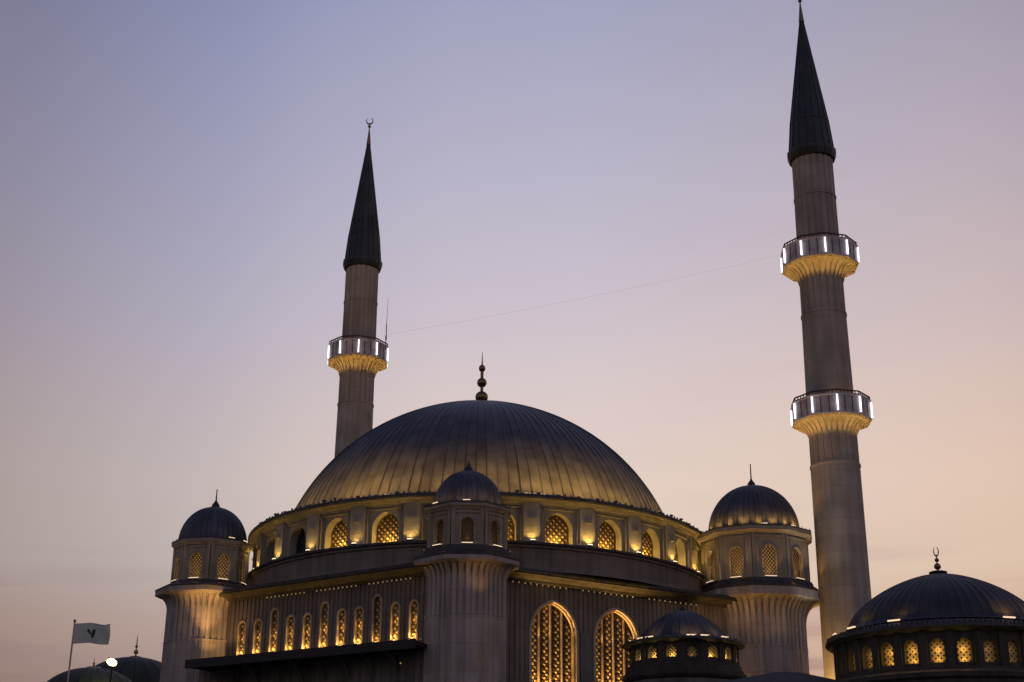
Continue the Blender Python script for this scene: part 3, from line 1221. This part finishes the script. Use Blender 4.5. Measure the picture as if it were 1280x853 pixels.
    mb.lathe([(.42, zt - .09), (.40, zt + .02), (.28, zt + .08), (.26, zt + .22), (.13, zt + .38), (.05, zt + .55), (.035, z_tip - .1), (.05, z_tip - .05), (.012, z_tip)], 12, (ax, ay))
    mb.build('turret_spire', BLACK, t, TO, smooth=True)
    # light bars at the foot of the dome
    first = None
    for k in range(n):
        if random.random() < .35:
            continue
        th = off + (k + random.uniform(.3, .7)) * 2 * PI / n
        if first is None:
            b = MB()
            b.box(-.22, .22, -.03, .03, 0, .035)
            first = o = b.build('dome_light_bar', BARW, t)
        else:
            o = first.copy()
            COL.objects.link(o)
            o.parent = t
        r = rcor * .93
        o.location = (r * math.sin(th), -r * math.cos(th), z_lc1 + .06 - GROUND)
        o.rotation_euler = (0, 0, th)
    for k in range(-5, 6):
        if dlit <= 0:
            break
        th = R_(k * 18 + 6) - view(ax, ay)
        s, c = math.sin(th), math.cos(th)
        light('turret_dome_light', 'SPOT', (ax + (rdome + .30) * s, ay - (rdome + .30) * c, z_dome + .02), dlit, AMBER if dlit < 2 else DOMEGOLD,
              (ax + rdome * .80 * s, ay - rdome * .80 * c, z_dome + h_dome * .75), .15, 130, 1, t, TO)
    return t




tf = turret(-2.62, 84.5, 8, R_(22.5) - view(-2.62, 84.5), 2.60, 3.40, 2.56, 2.82, 2.11, 16.35, 17.15, 17.58, 20.42, 20.78, 20.86, 2.42, 24.0, 18.40, 19.88, 0.78, 0.35, 1.9,
            'front corner turret nearest the viewer, its lantern only dimly lit')
tl = turret(-20.42, 95.3, 8, R_(-2) - view(-20.42, 95.3), 2.66, 3.5, 2.50, 2.72, 2.28, 16.35, 17.2, 17.68, 20.55, 20.95, 20.98, 2.55, 24.86, 18.32, 19.92, 0.80, 1.0, 0.0,
            'left corner turret with amber-lit lantern and unlit dome')
tr = turret(16.95, 96.3, 10, R_(-3) - view(16.95, 96.3), 3.3, 4.3, 3.72, 4.08, 3.12, 15.95, 17.3, 18.0, 21.6, 22.05, 22.2, 3.45, 27.3, 18.72, 20.72, 0.92, 2.0, 16.0,
            'broad right corner turret with golden glow on its lantern and dome foot')

# warm floods on the turret shafts and corbels
light('shaft_light', 'SPOT', LM(-0.75, 1.7, 12.66), 38, AMBER, LM(-1.2, 1.3, 17.0), .1, 110, .9, hall, ORG)
light('corbel_light', 'SPOT', LM(-0.5, 2.7, 12.8), 150, AMBER, LM(-2.1, 1.3, 16.9), .12, 44, .9, hall, ORG)
light('corbel_light', 'SPOT', (-1.4, 80.9, 14.8), 6, AMBER, (-1.9, 82.2, 17.2), .1, 80, .9, hall, ORG)
light('shaft_seam_light', 'SPOT', (-1.45, 81.45, 8.6), 12, AMBER, (-1.75, 82.05, 13.6), .05, 25, .9, hall, ORG)
for dx, e in ((-3.2, 30), (-0.6, 16), (2.0, 12)):
    light('corbel_light', 'SPOT', (16.95 + dx, 90.6 + abs(dx) * .15, 12.6), e, AMBER, (16.95 + dx * .8, 92.7, 17.2), .15, 70, .9, hall, ORG)
light('shaft_light', 'SPOT', RM(19.8, 1.2, 8.0), 45, AMBER, RM(21.8, .8, 15), .15, 55, .9, hall, ORG)


# ================================================================== MINARETS
MS = 1.0625      # drawn at a nearer distance first, then set back to where it clears the hall


def minaret(ax, ay, dz, ztip, voff, label, q_=1.0):
    t = thing('minaret', label, 'minaret', (ax * MS, ay * MS, GROUND * MS), 'twin minarets')
    t.scale = (MS * q_, MS * q_, MS)
    O = (ax, ay, GROUND)
    def rad(th, r, k):
        u = (th * 20 / (2 * PI)) % 1.0
        return r - (k if u < 0.18 else 0)
    mb = MB()
    f = 0.055
    prof = [(1.72, GROUND, 0), (1.62, 25.4 + dz, 0), (1.67, 25.43 + dz, 0), (1.67, 25.56 + dz, 0), (1.60, 25.6 + dz, f), (1.59, 27.55 + dz, f),
            (1.59, 30.0 + dz, 0), (1.52, 36.2 + dz, 0), (1.57, 36.23 + dz, 0), (1.57, 36.36 + dz, 0), (1.51, 36.4 + dz, f), (1.50, 38.85 + dz, f),
            (1.49, 41.0 + dz, f), (1.46, 45.2 + dz, f), (1.50, 45.23 + dz, 0), (1.50, 45.36 + dz, 0), (1.455, 45.4 + dz, f), (1.45, 48.5 + dz, f)]
    mb.lathe(prof, 240, (ax, ay), rad, caps=False)
    sh = mb.build('shaft', STONE_MIN, t, O)
    # conical lead roof
    mb = MB()
    pf = poly(16, 0)
    rr = lambda th, r, k: r * pf(th)
    mb.lathe([(1.44, 48.25 + dz), (1.62, 48.35 + dz), (1.76, 48.75 + dz), (1.76, 49.05 + dz), (1.60, 49.15 + dz), (1.58, 49.3 + dz), (1.40, 51.35 + dz), (1.44, 51.37 + dz), (1.44, 51.5 + dz), (1.36, 51.55 + dz), (0.16, ztip - 1.7)], 32, (ax, ay), rr)
    cone = mb.build('cone_roof', LEAD_C, t, (ax, ay, 0), loc=(0, 0, -GROUND))
    mb = MB()
    for k in range(16):
        th = 2 * PI * k / 16
        a = (ax + 1.62 * math.sin(th), ay - 1.62 * math.cos(th), 49.15 + dz)
        b = (ax + 1.41 * math.sin(th), ay - 1.41 * math.cos(th), 51.35 + dz)
        c = (ax + 0.17 * math.sin(th), ay - 0.17 * math.cos(th), ztip - 1.75)
        mb.tube([a, b], 0.035, 4)
        mb.tube([b, c], 0.035, 4, r2=.012)
    mb.build('cone_ribs', LEAD_C, cone, (ax, ay, 0))
    mb = MB()
    mb.lathe([(0.21, ztip - 1.72), (0.20, ztip - 1.6), (0.07, ztip - .3), (0.05, ztip), (0.05, ztip + .1)], 12, (ax, ay))
    mb.ball((ax, ay, ztip + .16), .15)
    mb.tube([(ax, ay, ztip + .25), (ax, ay, ztip + .42)], .035, 6)
    cres = []
    for q in range(17):
        a = R_(-245 + 310 * q / 16)
        cres.append((ax + .30 * math.cos(a), ay, ztip + .70 + .30 * math.sin(a)))
    # open crescent, thick in the middle
    for q in range(16):
        w0 = .015 + .05 * math.sin(PI * q / 16)
        mb.tube([cres[q], cres[q + 1]], w0, 6)
    mb.build('crescent_finial', BRASS, t, O, smooth=True)
    # balconies
    for zb in (28.5 + dz * .9, 39.88 + dz):
        nb = 10
        off = R_(voff) - view(ax, ay)
        pfb = poly(nb, off)
        mb = MB()

        def cr(th, r, k):
            u = (th - off) * 30 / (2 * PI) % 1.0
            base = r * (1 + (pfb(th) - 1) * min(1, max(0, (r - 1.5) / 1.0)))
            return base - (k if u < .27 else 0)
        prof = [(1.50, zb - 1.18, 0.0)]
        for q in range(1, 9):
            tt = q / 8
            r0 = 1.52 + 0.98 * (1 - math.cos(tt * PI / 2)) ** .9
            z0 = zb - 1.16 + 1.10 * math.sin(tt * PI / 2) ** 1.05
            prof.append((r0 + .03, z0, .12))
        prof.append((2.58, zb, 0))
        mb.lathe(prof, 480, (ax, ay), cr, caps=False, a0=off)
        bal = mb.build('balcony', STONE_MIN, t, (ax, ay, zb), loc=(0, 0, zb - GROUND))
        mb = MB()
        mb.lathe([(2.4, zb), (2.66, zb + .003), (2.70, zb + .08), (2.63, zb + .14), (2.63, zb + 1.26), (2.70, zb + 1.32), (2.70, zb + 1.42), (2.5, zb + 1.44), (2.5, zb + .1)], nb, (ax, ay), caps=False, a0=off)
        for k in range(nb):
            a0_, a1_ = off + 2 * PI * k / nb, off + 2 * PI * (k + 1) / nb
            q0 = Vector((ax + 2.635 * math.sin(a0_), ay - 2.635 * math.cos(a0_), 0))
            q1 = Vector((ax + 2.635 * math.sin(a1_), ay - 2.635 * math.cos(a1_), 0))
            for e_ in (.33, .67):
                p = q0.lerp(q1, e_)
                mb.box(-.03, .03, -.015, .02, zb + .16, zb + 1.25, mi=1, M=Matrix.Translation(p) @ Matrix.Rotation((a0_ + a1_) / 2, 4, 'Z'))
        mb.build('parapet', [PARA, RAIL], bal, (ax, ay, zb))
        mb = MB()
        for k in range(nb):
            th = off + 2 * PI * k / nb
            th2 = off + 2 * PI * (k + 1) / nb
            p0 = Vector((ax + 2.61 * math.sin(th), ay - 2.61 * math.cos(th), zb + 1.62))
            p1 = Vector((ax + 2.61 * math.sin(th2), ay - 2.61 * math.cos(th2), zb + 1.62))
            mb.tube([p0, p1], .05, 6)
            for q in range(6):
                p = p0.lerp(p1, q / 6)
                mb.tube([p, p - Vector((0, 0, .2))], .04, 5)
        mb.build('railing', RAIL, bal, (ax, ay, zb))
        led = None
        for k in range(nb):
            th = off + 2 * PI * k / nb
            if led is None:
                b = MB()
                b.box(-.036, .036, -.035, .035, 0, 1.06)
                led = o = b.build('led_strip', LED, bal)
            else:
                o = led.copy()
                COL.objects.link(o)
                o.parent = bal
            r = 2.69
            o.location = (r * math.sin(th), -r * math.cos(th), .17)
            o.rotation_euler = (0, 0, th)
        for k in range(20):
            th = off + 2 * PI * (k + .5) / 20
            s, c = math.sin(th), math.cos(th)
            light('balcony_light', 'SPOT', (ax + 1.95 * s, ay - 1.95 * c, zb - 1.5), 5.5, (1.0, 0.55, 0.11), (ax + 2.3 * s, ay - 2.3 * c, zb), .15, 110, .9, bal, (ax, ay, zb))
    return t


PARA = plain('parapet_marble', (0.43, 0.37, 0.385), 0.45, vary=.3)
minaret(-12.72, 109.4, -0.65, 61.35, 0, 'left minaret half hidden behind the great dome, one balcony in view', 0.95)
mr_ = minaret(21.6, 90.62, 0.0, 61.9, 10, 'right minaret standing clear of the dome, two lit balconies in view')
MO = (21.6, 90.62, GROUND)
light('minaret_glow_fill', 'SPOT', (18.9, 85.6, 11.0), 240, (1.0, 0.84, 0.66), (21.3, 90.4, 36), .3, 42, 1, mr_, MO)  # added lamp standing in for the mosque's warm glow on the shaft
light('minaret_flood', 'SPOT', (18.6, 88.2, 5.0), 2600, (1.0, 0.60, 0.18), (20.9, 90.2, 9.5), .3, 55, 1, mr_, MO)
for dg_, e in ((14, 6.5), (48, 6.5), (-60, 1.5)):
    th = R_(dg_) - view(21.6, 90.62)
    s_, c_ = math.sin(th), math.cos(th)
    light('balcony_floor_light', 'SPOT', (21.6 + 1.86 * s_, 90.62 - 1.86 * c_, 29.2), e, AMBER, (21.6 + 1.62 * s_, 90.62 - 1.62 * c_, 34), .06, 80, .9, mr_, MO)
light('balcony_floor_light', 'SPOT', (20.3, 89.4, 40.6), 3, AMBER, (20.7, 89.9, 44), .05, 80, .9, mr_, MO)

# aerial on the left minaret's balcony
mb = MB()
mb.tube([(-11.0, 114.9, 42.6), (-11.0, 114.9, 45.0)], .04, 6)
mb.tube([(-11.0, 114.9, 45.0), (-10.95, 114.9, 47.4)], .025, 6, r2=.012)
mb.box(-11.06, -10.94, 114.84, 114.96, 43.5, 43.9)
o = mb.build('antenna', BLACK, None, (-11.0, 114.9, 42.6), loc=(-11.0, 114.9, 42.6))
tag(o, 'thin whip antenna rising from the balcony of the left minaret', 'antenna')

# mahya cable between the minarets
mb = MB()
a, b = Vector((20.3, 96.8, 43.8)), Vector((-10.9, 114.9, 44.0))
pts = []
for k in range(41):
    u = k / 40
    p = a.lerp(b, u)
    p.z -= 0.3 * 4 * u * (1 - u)
    pts.append(p)
mb.tube(pts, .004, 5)
o = mb.build('cable', plain('cable_sheath', (0.34, 0.31, 0.33), .7), None, tuple(a), loc=tuple(a))
tag(o, 'thin cable strung across the sky between the balconies of both minarets', 'cable')


# ================================================================== small domed stair turret before the right facade
def ring_windows(mb, ax, ay, R, nwin, th0, w, h, zs, rev, z0, z1):
    fm = lambda x, d, z: (ax + (R + d) * math.sin(x / R), ay - (R + d) * math.cos(x / R), z)
    st = 2 * PI / nwin * R
    xs, op = [], []
    for k in range(nwin):
        xc = th0 * R + k * st
        op.append((xc, w, zs, zs + h - w / 2, w / 2, rev))
        xs += [xc - st / 2, xc - st / 2 + st * .14, xc + st / 2 - st * .14]
    xs = sorted(xs)
    xs.append(xs[0] + 2 * PI * R)

    def dp(x):
        u = ((x / R - th0) * nwin / (2 * PI) + .5) % 1.0 - .5
        return .09 if abs(u) > .36 else 0.0
    wall(mb, xs, z0, z1, dp, fm, op)


KX, KY = 9.95, 81.4
kiosk = thing('stair_turret', 'low round stair turret with small ribbed dome standing before the right facade', 'turret', (KX, KY, GROUND))
KO = (KX, KY, GROUND)
mb = MB()
th0 = R_(9.5) - view(KX, KY)
ring_windows(mb, KX, KY, 3.02, 16, th0, .58, .66, 11.25, .3, 10.9, 12.2)
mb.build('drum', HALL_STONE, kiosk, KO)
mb = MB()
mb.lathe([(3.28, GROUND), (3.28, 10.1), (3.40, 10.16), (3.52, 10.3), (3.52, 10.5), (3.36, 10.56), (3.36, 10.72), (3.24, 10.8), (3.24, 10.98), (2.7, 11.0)], 96, (KX, KY), caps=False)
mb.build('base', HALL_STONE, kiosk, KO)
mb = MB()
mb.lathe([(3.30, GROUND), (3.30, 10.08)], 96, (KX, KY), caps=False)
mb.build('shaft', STONE_DARK, kiosk, KO)
mb = MB()
mb.lathe([(3.0, 12.05), (3.15, 12.12), (3.44, 12.16), (3.5, 12.2), (3.46, 12.3), (2.65, 12.52), (2.5, 12.5)], 96, (KX, KY), caps=False)
mb.build('ledge', LEAD_D, kiosk, KO)
mb = MB()
for k in range(84):
    th = 2 * PI * k / 84
    r = 3.4
    mb.box(-.05, .05, -.04, .04, 0, random.uniform(.06, .16), M=Matrix.Translation((KX + r * math.sin(th), KY - r * math.cos(th), 12.24)) @ Matrix.Rotation(th, 4, 'Z'))
mb.build('ledge_studs', BLACK, kiosk, KO)['kind'] = 'stuff'
mb = MB()
mb.lathe([(2.58, 12.45)] + dome_prof(2.55, 1.85, 12.45, 24, 1.35, 1.4) + [(.16, 14.32), (.05, 14.5)], 32 * 8, (KX, KY), ribbed(32, .05, .25))
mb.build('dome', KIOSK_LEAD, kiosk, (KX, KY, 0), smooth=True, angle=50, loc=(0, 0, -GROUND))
win = None
for k in range(16):
    th = th0 + 2 * PI * k / 16
    if win is None:
        w = MB()
        arch_plate(w, .58, .37, .29, .31)
        win = o = w.build('round_headed_window', GLASS_OFF, kiosk)
        w = MB()
        lattice(w, .56, .37, .28, .22, .045, .03, .24, 0, boss=.05)
        w.build('lattice', LATT, win)
    else:
        o = dup(win, kiosk, (0, 0, 0), 0)
    s, c = math.sin(th), math.cos(th)
    o.location = (3.02 * s, -3.02 * c, 11.25 - GROUND)
    o.rotation_euler.z = th
    if c > -.2:
        dim = abs(((math.degrees(th + view(KX, KY)) - 9.5 + 180) % 360) - 180) < 3
        light('turret_window_light', 'POINT', (KX + 2.9 * s, KY - 2.9 * c, 11.36), 0.05 if dim else 0.7, (1.0, .68, .22), size=.05, parent=kiosk, org=KO)
bar = None
for a in (-72, -48, -36, 8, 22, 46, 70, 110, 150, 200, 250):
    th = R_(a) - view(KX, KY)
    if bar is None:
        b = MB()
        b.box(-.26, .26, -.03, .03, 0, .05)
        bar = o = b.build('light_bar', BARW, kiosk)
    else:
        o = dup(bar, kiosk, (0, 0, 0), 0)
    o.location = (3.2 * math.sin(th), -3.2 * math.cos(th), 12.38 - GROUND)
    o.rotation_euler.z = th
for a in (-40, 0, 15, 45):
    th = R_(a) - view(KX, KY)
    s, c = math.sin(th), math.cos(th)
    light('dome_light', 'SPOT', (KX + 3.1 * s, KY - 3.1 * c, 12.55), 6, AMBER, (KX + 1.9 * s, KY - 1.9 * c, 13.6), .1, 110, 1, kiosk, KO)

# ================================================================== domed side hall at the right edge
HX, HY = 21.1, 68.9
dh = thing('domed_side_hall', 'round side hall with broad dark dome and small lit windows, below the right minaret', 'building', (HX, HY, GROUND))
HO = (HX, HY, GROUND)
th0 = R_(-4) - view(HX, HY)
mb = MB()
ring_windows(mb, HX, HY, 5.22, 28, th0, .62, 1.06, 9.02, .34, 8.6, 10.6)
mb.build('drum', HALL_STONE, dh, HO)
mb = MB()
mb.lathe([(5.95, GROUND), (5.95, 8.2), (6.1, 8.3), (6.1, 8.5), (5.7, 8.62), (5.5, 8.7), (5.5, 8.8), (4.9, 8.82)], 120, (HX, HY), caps=False)
mb.build('base', HALL_STONE, dh, HO)
mb = MB()
mb.lathe([(5.2, 10.38), (5.36, 10.45), (5.58, 10.47), (5.68, 10.56), (5.66, 10.70), (5.5, 10.79), (4.75, 11.06), (4.5, 11.02)], 120, (HX, HY), caps=False)
mb.build('ledge', LEAD_D, dh, HO)
mb = MB()
for k in range(150):
    th = 2 * PI * k / 150
    mb.box(-.05, .05, -.05, .05, 0, random.uniform(.05, .14), M=Matrix.Translation((HX + 5.56 * math.sin(th), HY - 5.56 * math.cos(th), 10.74)) @ Matrix.Rotation(th, 4, 'Z'))
mb.build('ledge_studs', BLACK, dh, HO)['kind'] = 'stuff'
mb = MB()
mb.lathe([(4.95, 11.04), (4.72, 11.14), (4.58, 11.3)] + dome_prof(4.5, 2.62, 11.36, 30, 1.30, 1.3) + [(.4, 13.99), (.42, 14.08), (.30, 14.12), (.06, 14.14)], 60 * 8, (HX, HY), ribbed(60, .05, .25))
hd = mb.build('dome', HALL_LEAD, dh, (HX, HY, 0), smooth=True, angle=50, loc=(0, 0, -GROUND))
mb = MB()
mb.tube([(HX, HY, 14.1), (HX, HY, 14.95)], .035, 6)
mb.ball((HX, HY, 14.36), .17)
mb.ball((HX, HY, 14.68), .11)
for q in range(14):
    a, b = R_(-240 + 300 * q / 14), R_(-240 + 300 * (q + 1) / 14)
    mb.tube([(HX + .12 * math.cos(a), HY, 15.12 + .24 * math.sin(a)), (HX + .12 * math.cos(b), HY, 15.12 + .24 * math.sin(b))], .012 + .022 * math.sin(PI * q / 14), 6)
mb.build('crescent_finial', BRASS, dh, HO, smooth=True)
LITW = {-3: .6, -2: .8, -1: 1.0, 0: 1.0, 1: 1.0, 2: .25, 4: .6, -4: .35, -5: .2, 3: .2, 5: .5}
pr = {}
for k in range(-13, 15):
    th = th0 + 2 * PI * k / 28
    warm = -1 <= k <= 1 or k == -2
    if warm not in pr:
        w = MB()
        arch_plate(w, .62, .75, .31, .35)
        pr[warm] = o = w.build('round_headed_window', GLASS, dh)
        w = MB()
        lattice(w, .60, .75, .30, .25, .095, .03, .26, 0)
        w.build('lattice', LATT if warm else LATT_DIM, o)
    else:
        o = dup(pr[warm], dh, (0, 0, 0), 0)
    s, c = math.sin(th), math.cos(th)
    o.location = (5.22 * s, -5.22 * c, 9.02 - GROUND)
    o.rotation_euler.z = th
    if k in LITW:
        for zz in (9.15, 9.62):
            light('hall_window_light', 'POINT', (HX + 5.17 * s, HY - 5.17 * c, zz), 0.42 * LITW[k], GOLD, size=.08, parent=dh, org=HO)
bar = None
for a in (-52, -24, 33, 80, 130, 180, 230, 285):
    th = R_(a) - view(HX, HY)
    if bar is None:
        b = MB()
        b.box(-.3, .3, -.04, .04, 0, .06)
        bar = o = b.build('light_bar', BARW, dh)
    else:
        o = dup(bar, dh, (0, 0, 0), 0)
    o.location = (5.3 * math.sin(th), -5.3 * math.cos(th), 10.99 - GROUND)
    o.rotation_euler.z = th
for a, e in ((-52, 7), (-24, 5), (38, 12), (60, 14)):
    th = R_(a) - view(HX, HY)
    s, c = math.sin(th), math.cos(th)
    light('dome_light', 'SPOT', (HX + 5.3 * s, HY - 5.3 * c, 11.15), e, AMBER, (HX + 3.7 * s, HY - 3.7 * c, 12.6), .1, 100, 1, dh, HO)

# ================================================================== gate lodge with dark hipped roof
gl = thing('gate_lodge', 'black hipped roof of a low lodge between the stair turret and the side hall', 'building', (13.4, 69.4, GROUND))
GO = (13.4, 69.4, GROUND)
mb = MB()
e0, e1 = [(9.4, 66.9), (16.4, 66.9), (16.4, 71.6), (9.4, 71.6)], [(12.9, 69.2), (14.0, 69.2)]
z0, z1 = 8.35, 9.22
mb.quad((*e0[0], z0), (*e0[1], z0), (*e1[1], z1), (*e1[0], z1))
mb.quad((*e0[1], z0), (*e0[2], z0), (*e1[1], z1))
mb.quad((*e0[2], z0), (*e0[3], z0), (*e1[0], z1), (*e1[1], z1))
mb.quad((*e0[3], z0), (*e0[0], z0), (*e1[0], z1))
mb.box(9.4, 16.4, 66.9, 71.6, z0 - .2, z0 - .003)
mb.build('hipped_roof', CANOPY, gl, GO)
mb = MB()
mb.box(10.0, 15.8, 67.5, 71.0, GROUND, z0 - .2)
mb.build('wall', STONE_DARK, gl, GO)


# ================================================================== domes far behind at the left
def far_dome(ax, ay, r, ztop, label, zfin, balls):
    t = thing('domed_outbuilding', label, 'building', (ax, ay, GROUND), 'domed outbuildings at the left')
    O = (ax, ay, GROUND)
    h = r * .82
    mb = MB()
    mb.lathe(dome_prof(r, h, ztop - h, 18, .97), 24 * 8, (ax, ay), ribbed(24, .06, .25))
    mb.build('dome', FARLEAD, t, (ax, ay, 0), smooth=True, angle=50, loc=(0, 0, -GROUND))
    mb = MB()
    mb.lathe([(r * 1.02, GROUND), (r * 1.02, ztop - h - .4), (r * 1.12, ztop - h - .3), (r * 1.12, ztop - h - .05), (r * .9, ztop - h + .02)], 48, (ax, ay), caps=False)
    mb.build('drum', STONE_DARK, t, O)
    mb = MB()
    mb.lathe([(.62, ztop - .12), (.60, ztop + .02), (.5, ztop + .08), (.1, ztop + .12), (.05, ztop + .3), (.05, zfin - .5), (.012, zfin)], 12, (ax, ay))
    for z, b in balls:
        mb.ball((ax, ay, z), b)
    mb.build('finial', BRASS, t, O, smooth=True)


far_dome(-31.6, 120.9, 5.2, 16.85, 'dark far dome with two ball finial, right behind the left turret', 18.75, ((17.32, .20), (17.78, .13)))
far_dome(-32.85, 113.3, 4.4, 14.95, 'dark low dome with tiny finial beside the flagpole, lower of the two', 15.75, ((15.3, .1),))

# ================================================================== flagpole, flag, floodlight
FX, FY = -23.46, 76.48
mb = MB()
mb.lathe([(.20, GROUND), (.20, GROUND + .3), (.075, GROUND + .34), (.06, 6.0), (.045, 12.5), (.07, 12.52), (.085, 12.58), (.06, 12.66)], 12, (FX, FY))
o = mb.build('flagpole', POLE, None, (FX, FY, GROUND), loc=(FX, FY, GROUND), smooth=True)
tag(o, 'slim pale flagpole at the far left holding the grey flag', 'flagpole')


def wave(u, v):
    y = .16 * math.sin(u * 4.6 + .5 + v * .7) * min(1, u) + .05 * math.sin(v * 5 + u * 6) * u
    return (FX + .05 + u, FY + y, 11.36 + v + .05 * u - .03 * u * u + .02 * math.sin(u * 3))


mb = MB()
NU, NV, FW, FH = 26, 12, 1.92, 1.08
for s_, dy in ((0, 0),):
    rows = [[(lambda p: (p[0], p[1] + dy, p[2]))(wave(FW * i / NU, FH * j / NV)) for i in range(NU + 1)] for j in range(NV + 1)]
    mb.grid(rows, False)
fl = mb.build('flag', FLAGM, None, (FX, FY, 11.36), loc=(FX, FY, 11.36), smooth=True)
tag(fl, 'grey green flag with small dark emblem flying at the far left', 'flag')
mb = MB()
# emblem: a dark stroke mark, a short left stroke joined to a taller slanted right one
EMB = [[(.68, .66), (.74, .74), (.84, .72), (1.00, .50), (.98, .42), (.80, .52)], [(.985, .50), (1.00, .70), (1.08, .76), (1.15, .74), (1.10, .44), (1.03, .29), (.98, .27), (.93, .36)]]
for pl_ in EMB:
    q = [wave(u, v) for u, v in pl_]
    for d in (-.006, .014):
        mb.quad(*[(p[0], p[1] + d, p[2]) for p in q])
mb.build('emblem', EMBM, fl, (FX, FY, 11.36))

fx, fy, fz = -29.95, 107.9, 14.68
ft = thing('floodlight', 'glaring lit floodlight head on a slim mast in front of the far domes', 'floodlight', (fx, fy, GROUND))
FO = (fx, fy, GROUND)
mb = MB()
mb.lathe([(.13, GROUND), (.08, fz - .25), (.08, fz - .1)], 10, (fx, fy + .2))
mb.build('mast', BLACK, ft, FO)
mb = MB()
M = Matrix.Translation((fx, fy, fz)) @ Matrix.Rotation(R_(22), 4, 'Y')
mb.box(-.44, .44, .0, .24, -.24, .24, M=M)
mb.build('lamp_housing', BLACK, ft, FO)
mb = MB()
rim = [M @ Vector((.32 * math.cos(q * PI / 12), -.01, .16 * math.sin(q * PI / 12))) for q in range(24)]
ctr = M @ Vector((0, -.12, 0))
for q in range(24):
    mb.quad(ctr, rim[(q + 1) % 24], rim[q])
mb.build('lamp_face', FLOOD, ft, FO)
mb = MB()
rim2 = [M @ Vector((.44 * math.cos(q * PI / 12), -.12, .25 * math.sin(q * PI / 12))) for q in range(24)]
for q in range(24):
    g = (q + 1) % 24
    mb.quad(rim[q], rim[g], rim2[g], rim2[q])
    mb.quad(rim2[q], rim2[g], rim[g] + Vector((0, .05, 0)), rim[q] + Vector((0, .05, 0)))
mb.build('halo_ring', plain('flood_halo_glow', (.8, .8, .5), .3, .6, (1.0, .90, .22), .12), ft, FO)  # added glowing ring that imitates the glare halo round the lamp face
light('flood_bloom_light', 'POINT', (fx, fy + .5, fz + .5), 26, (1.0, .95, .45), size=.3, parent=ft, org=FO)  # added light standing in for lens bloom over the domes behind
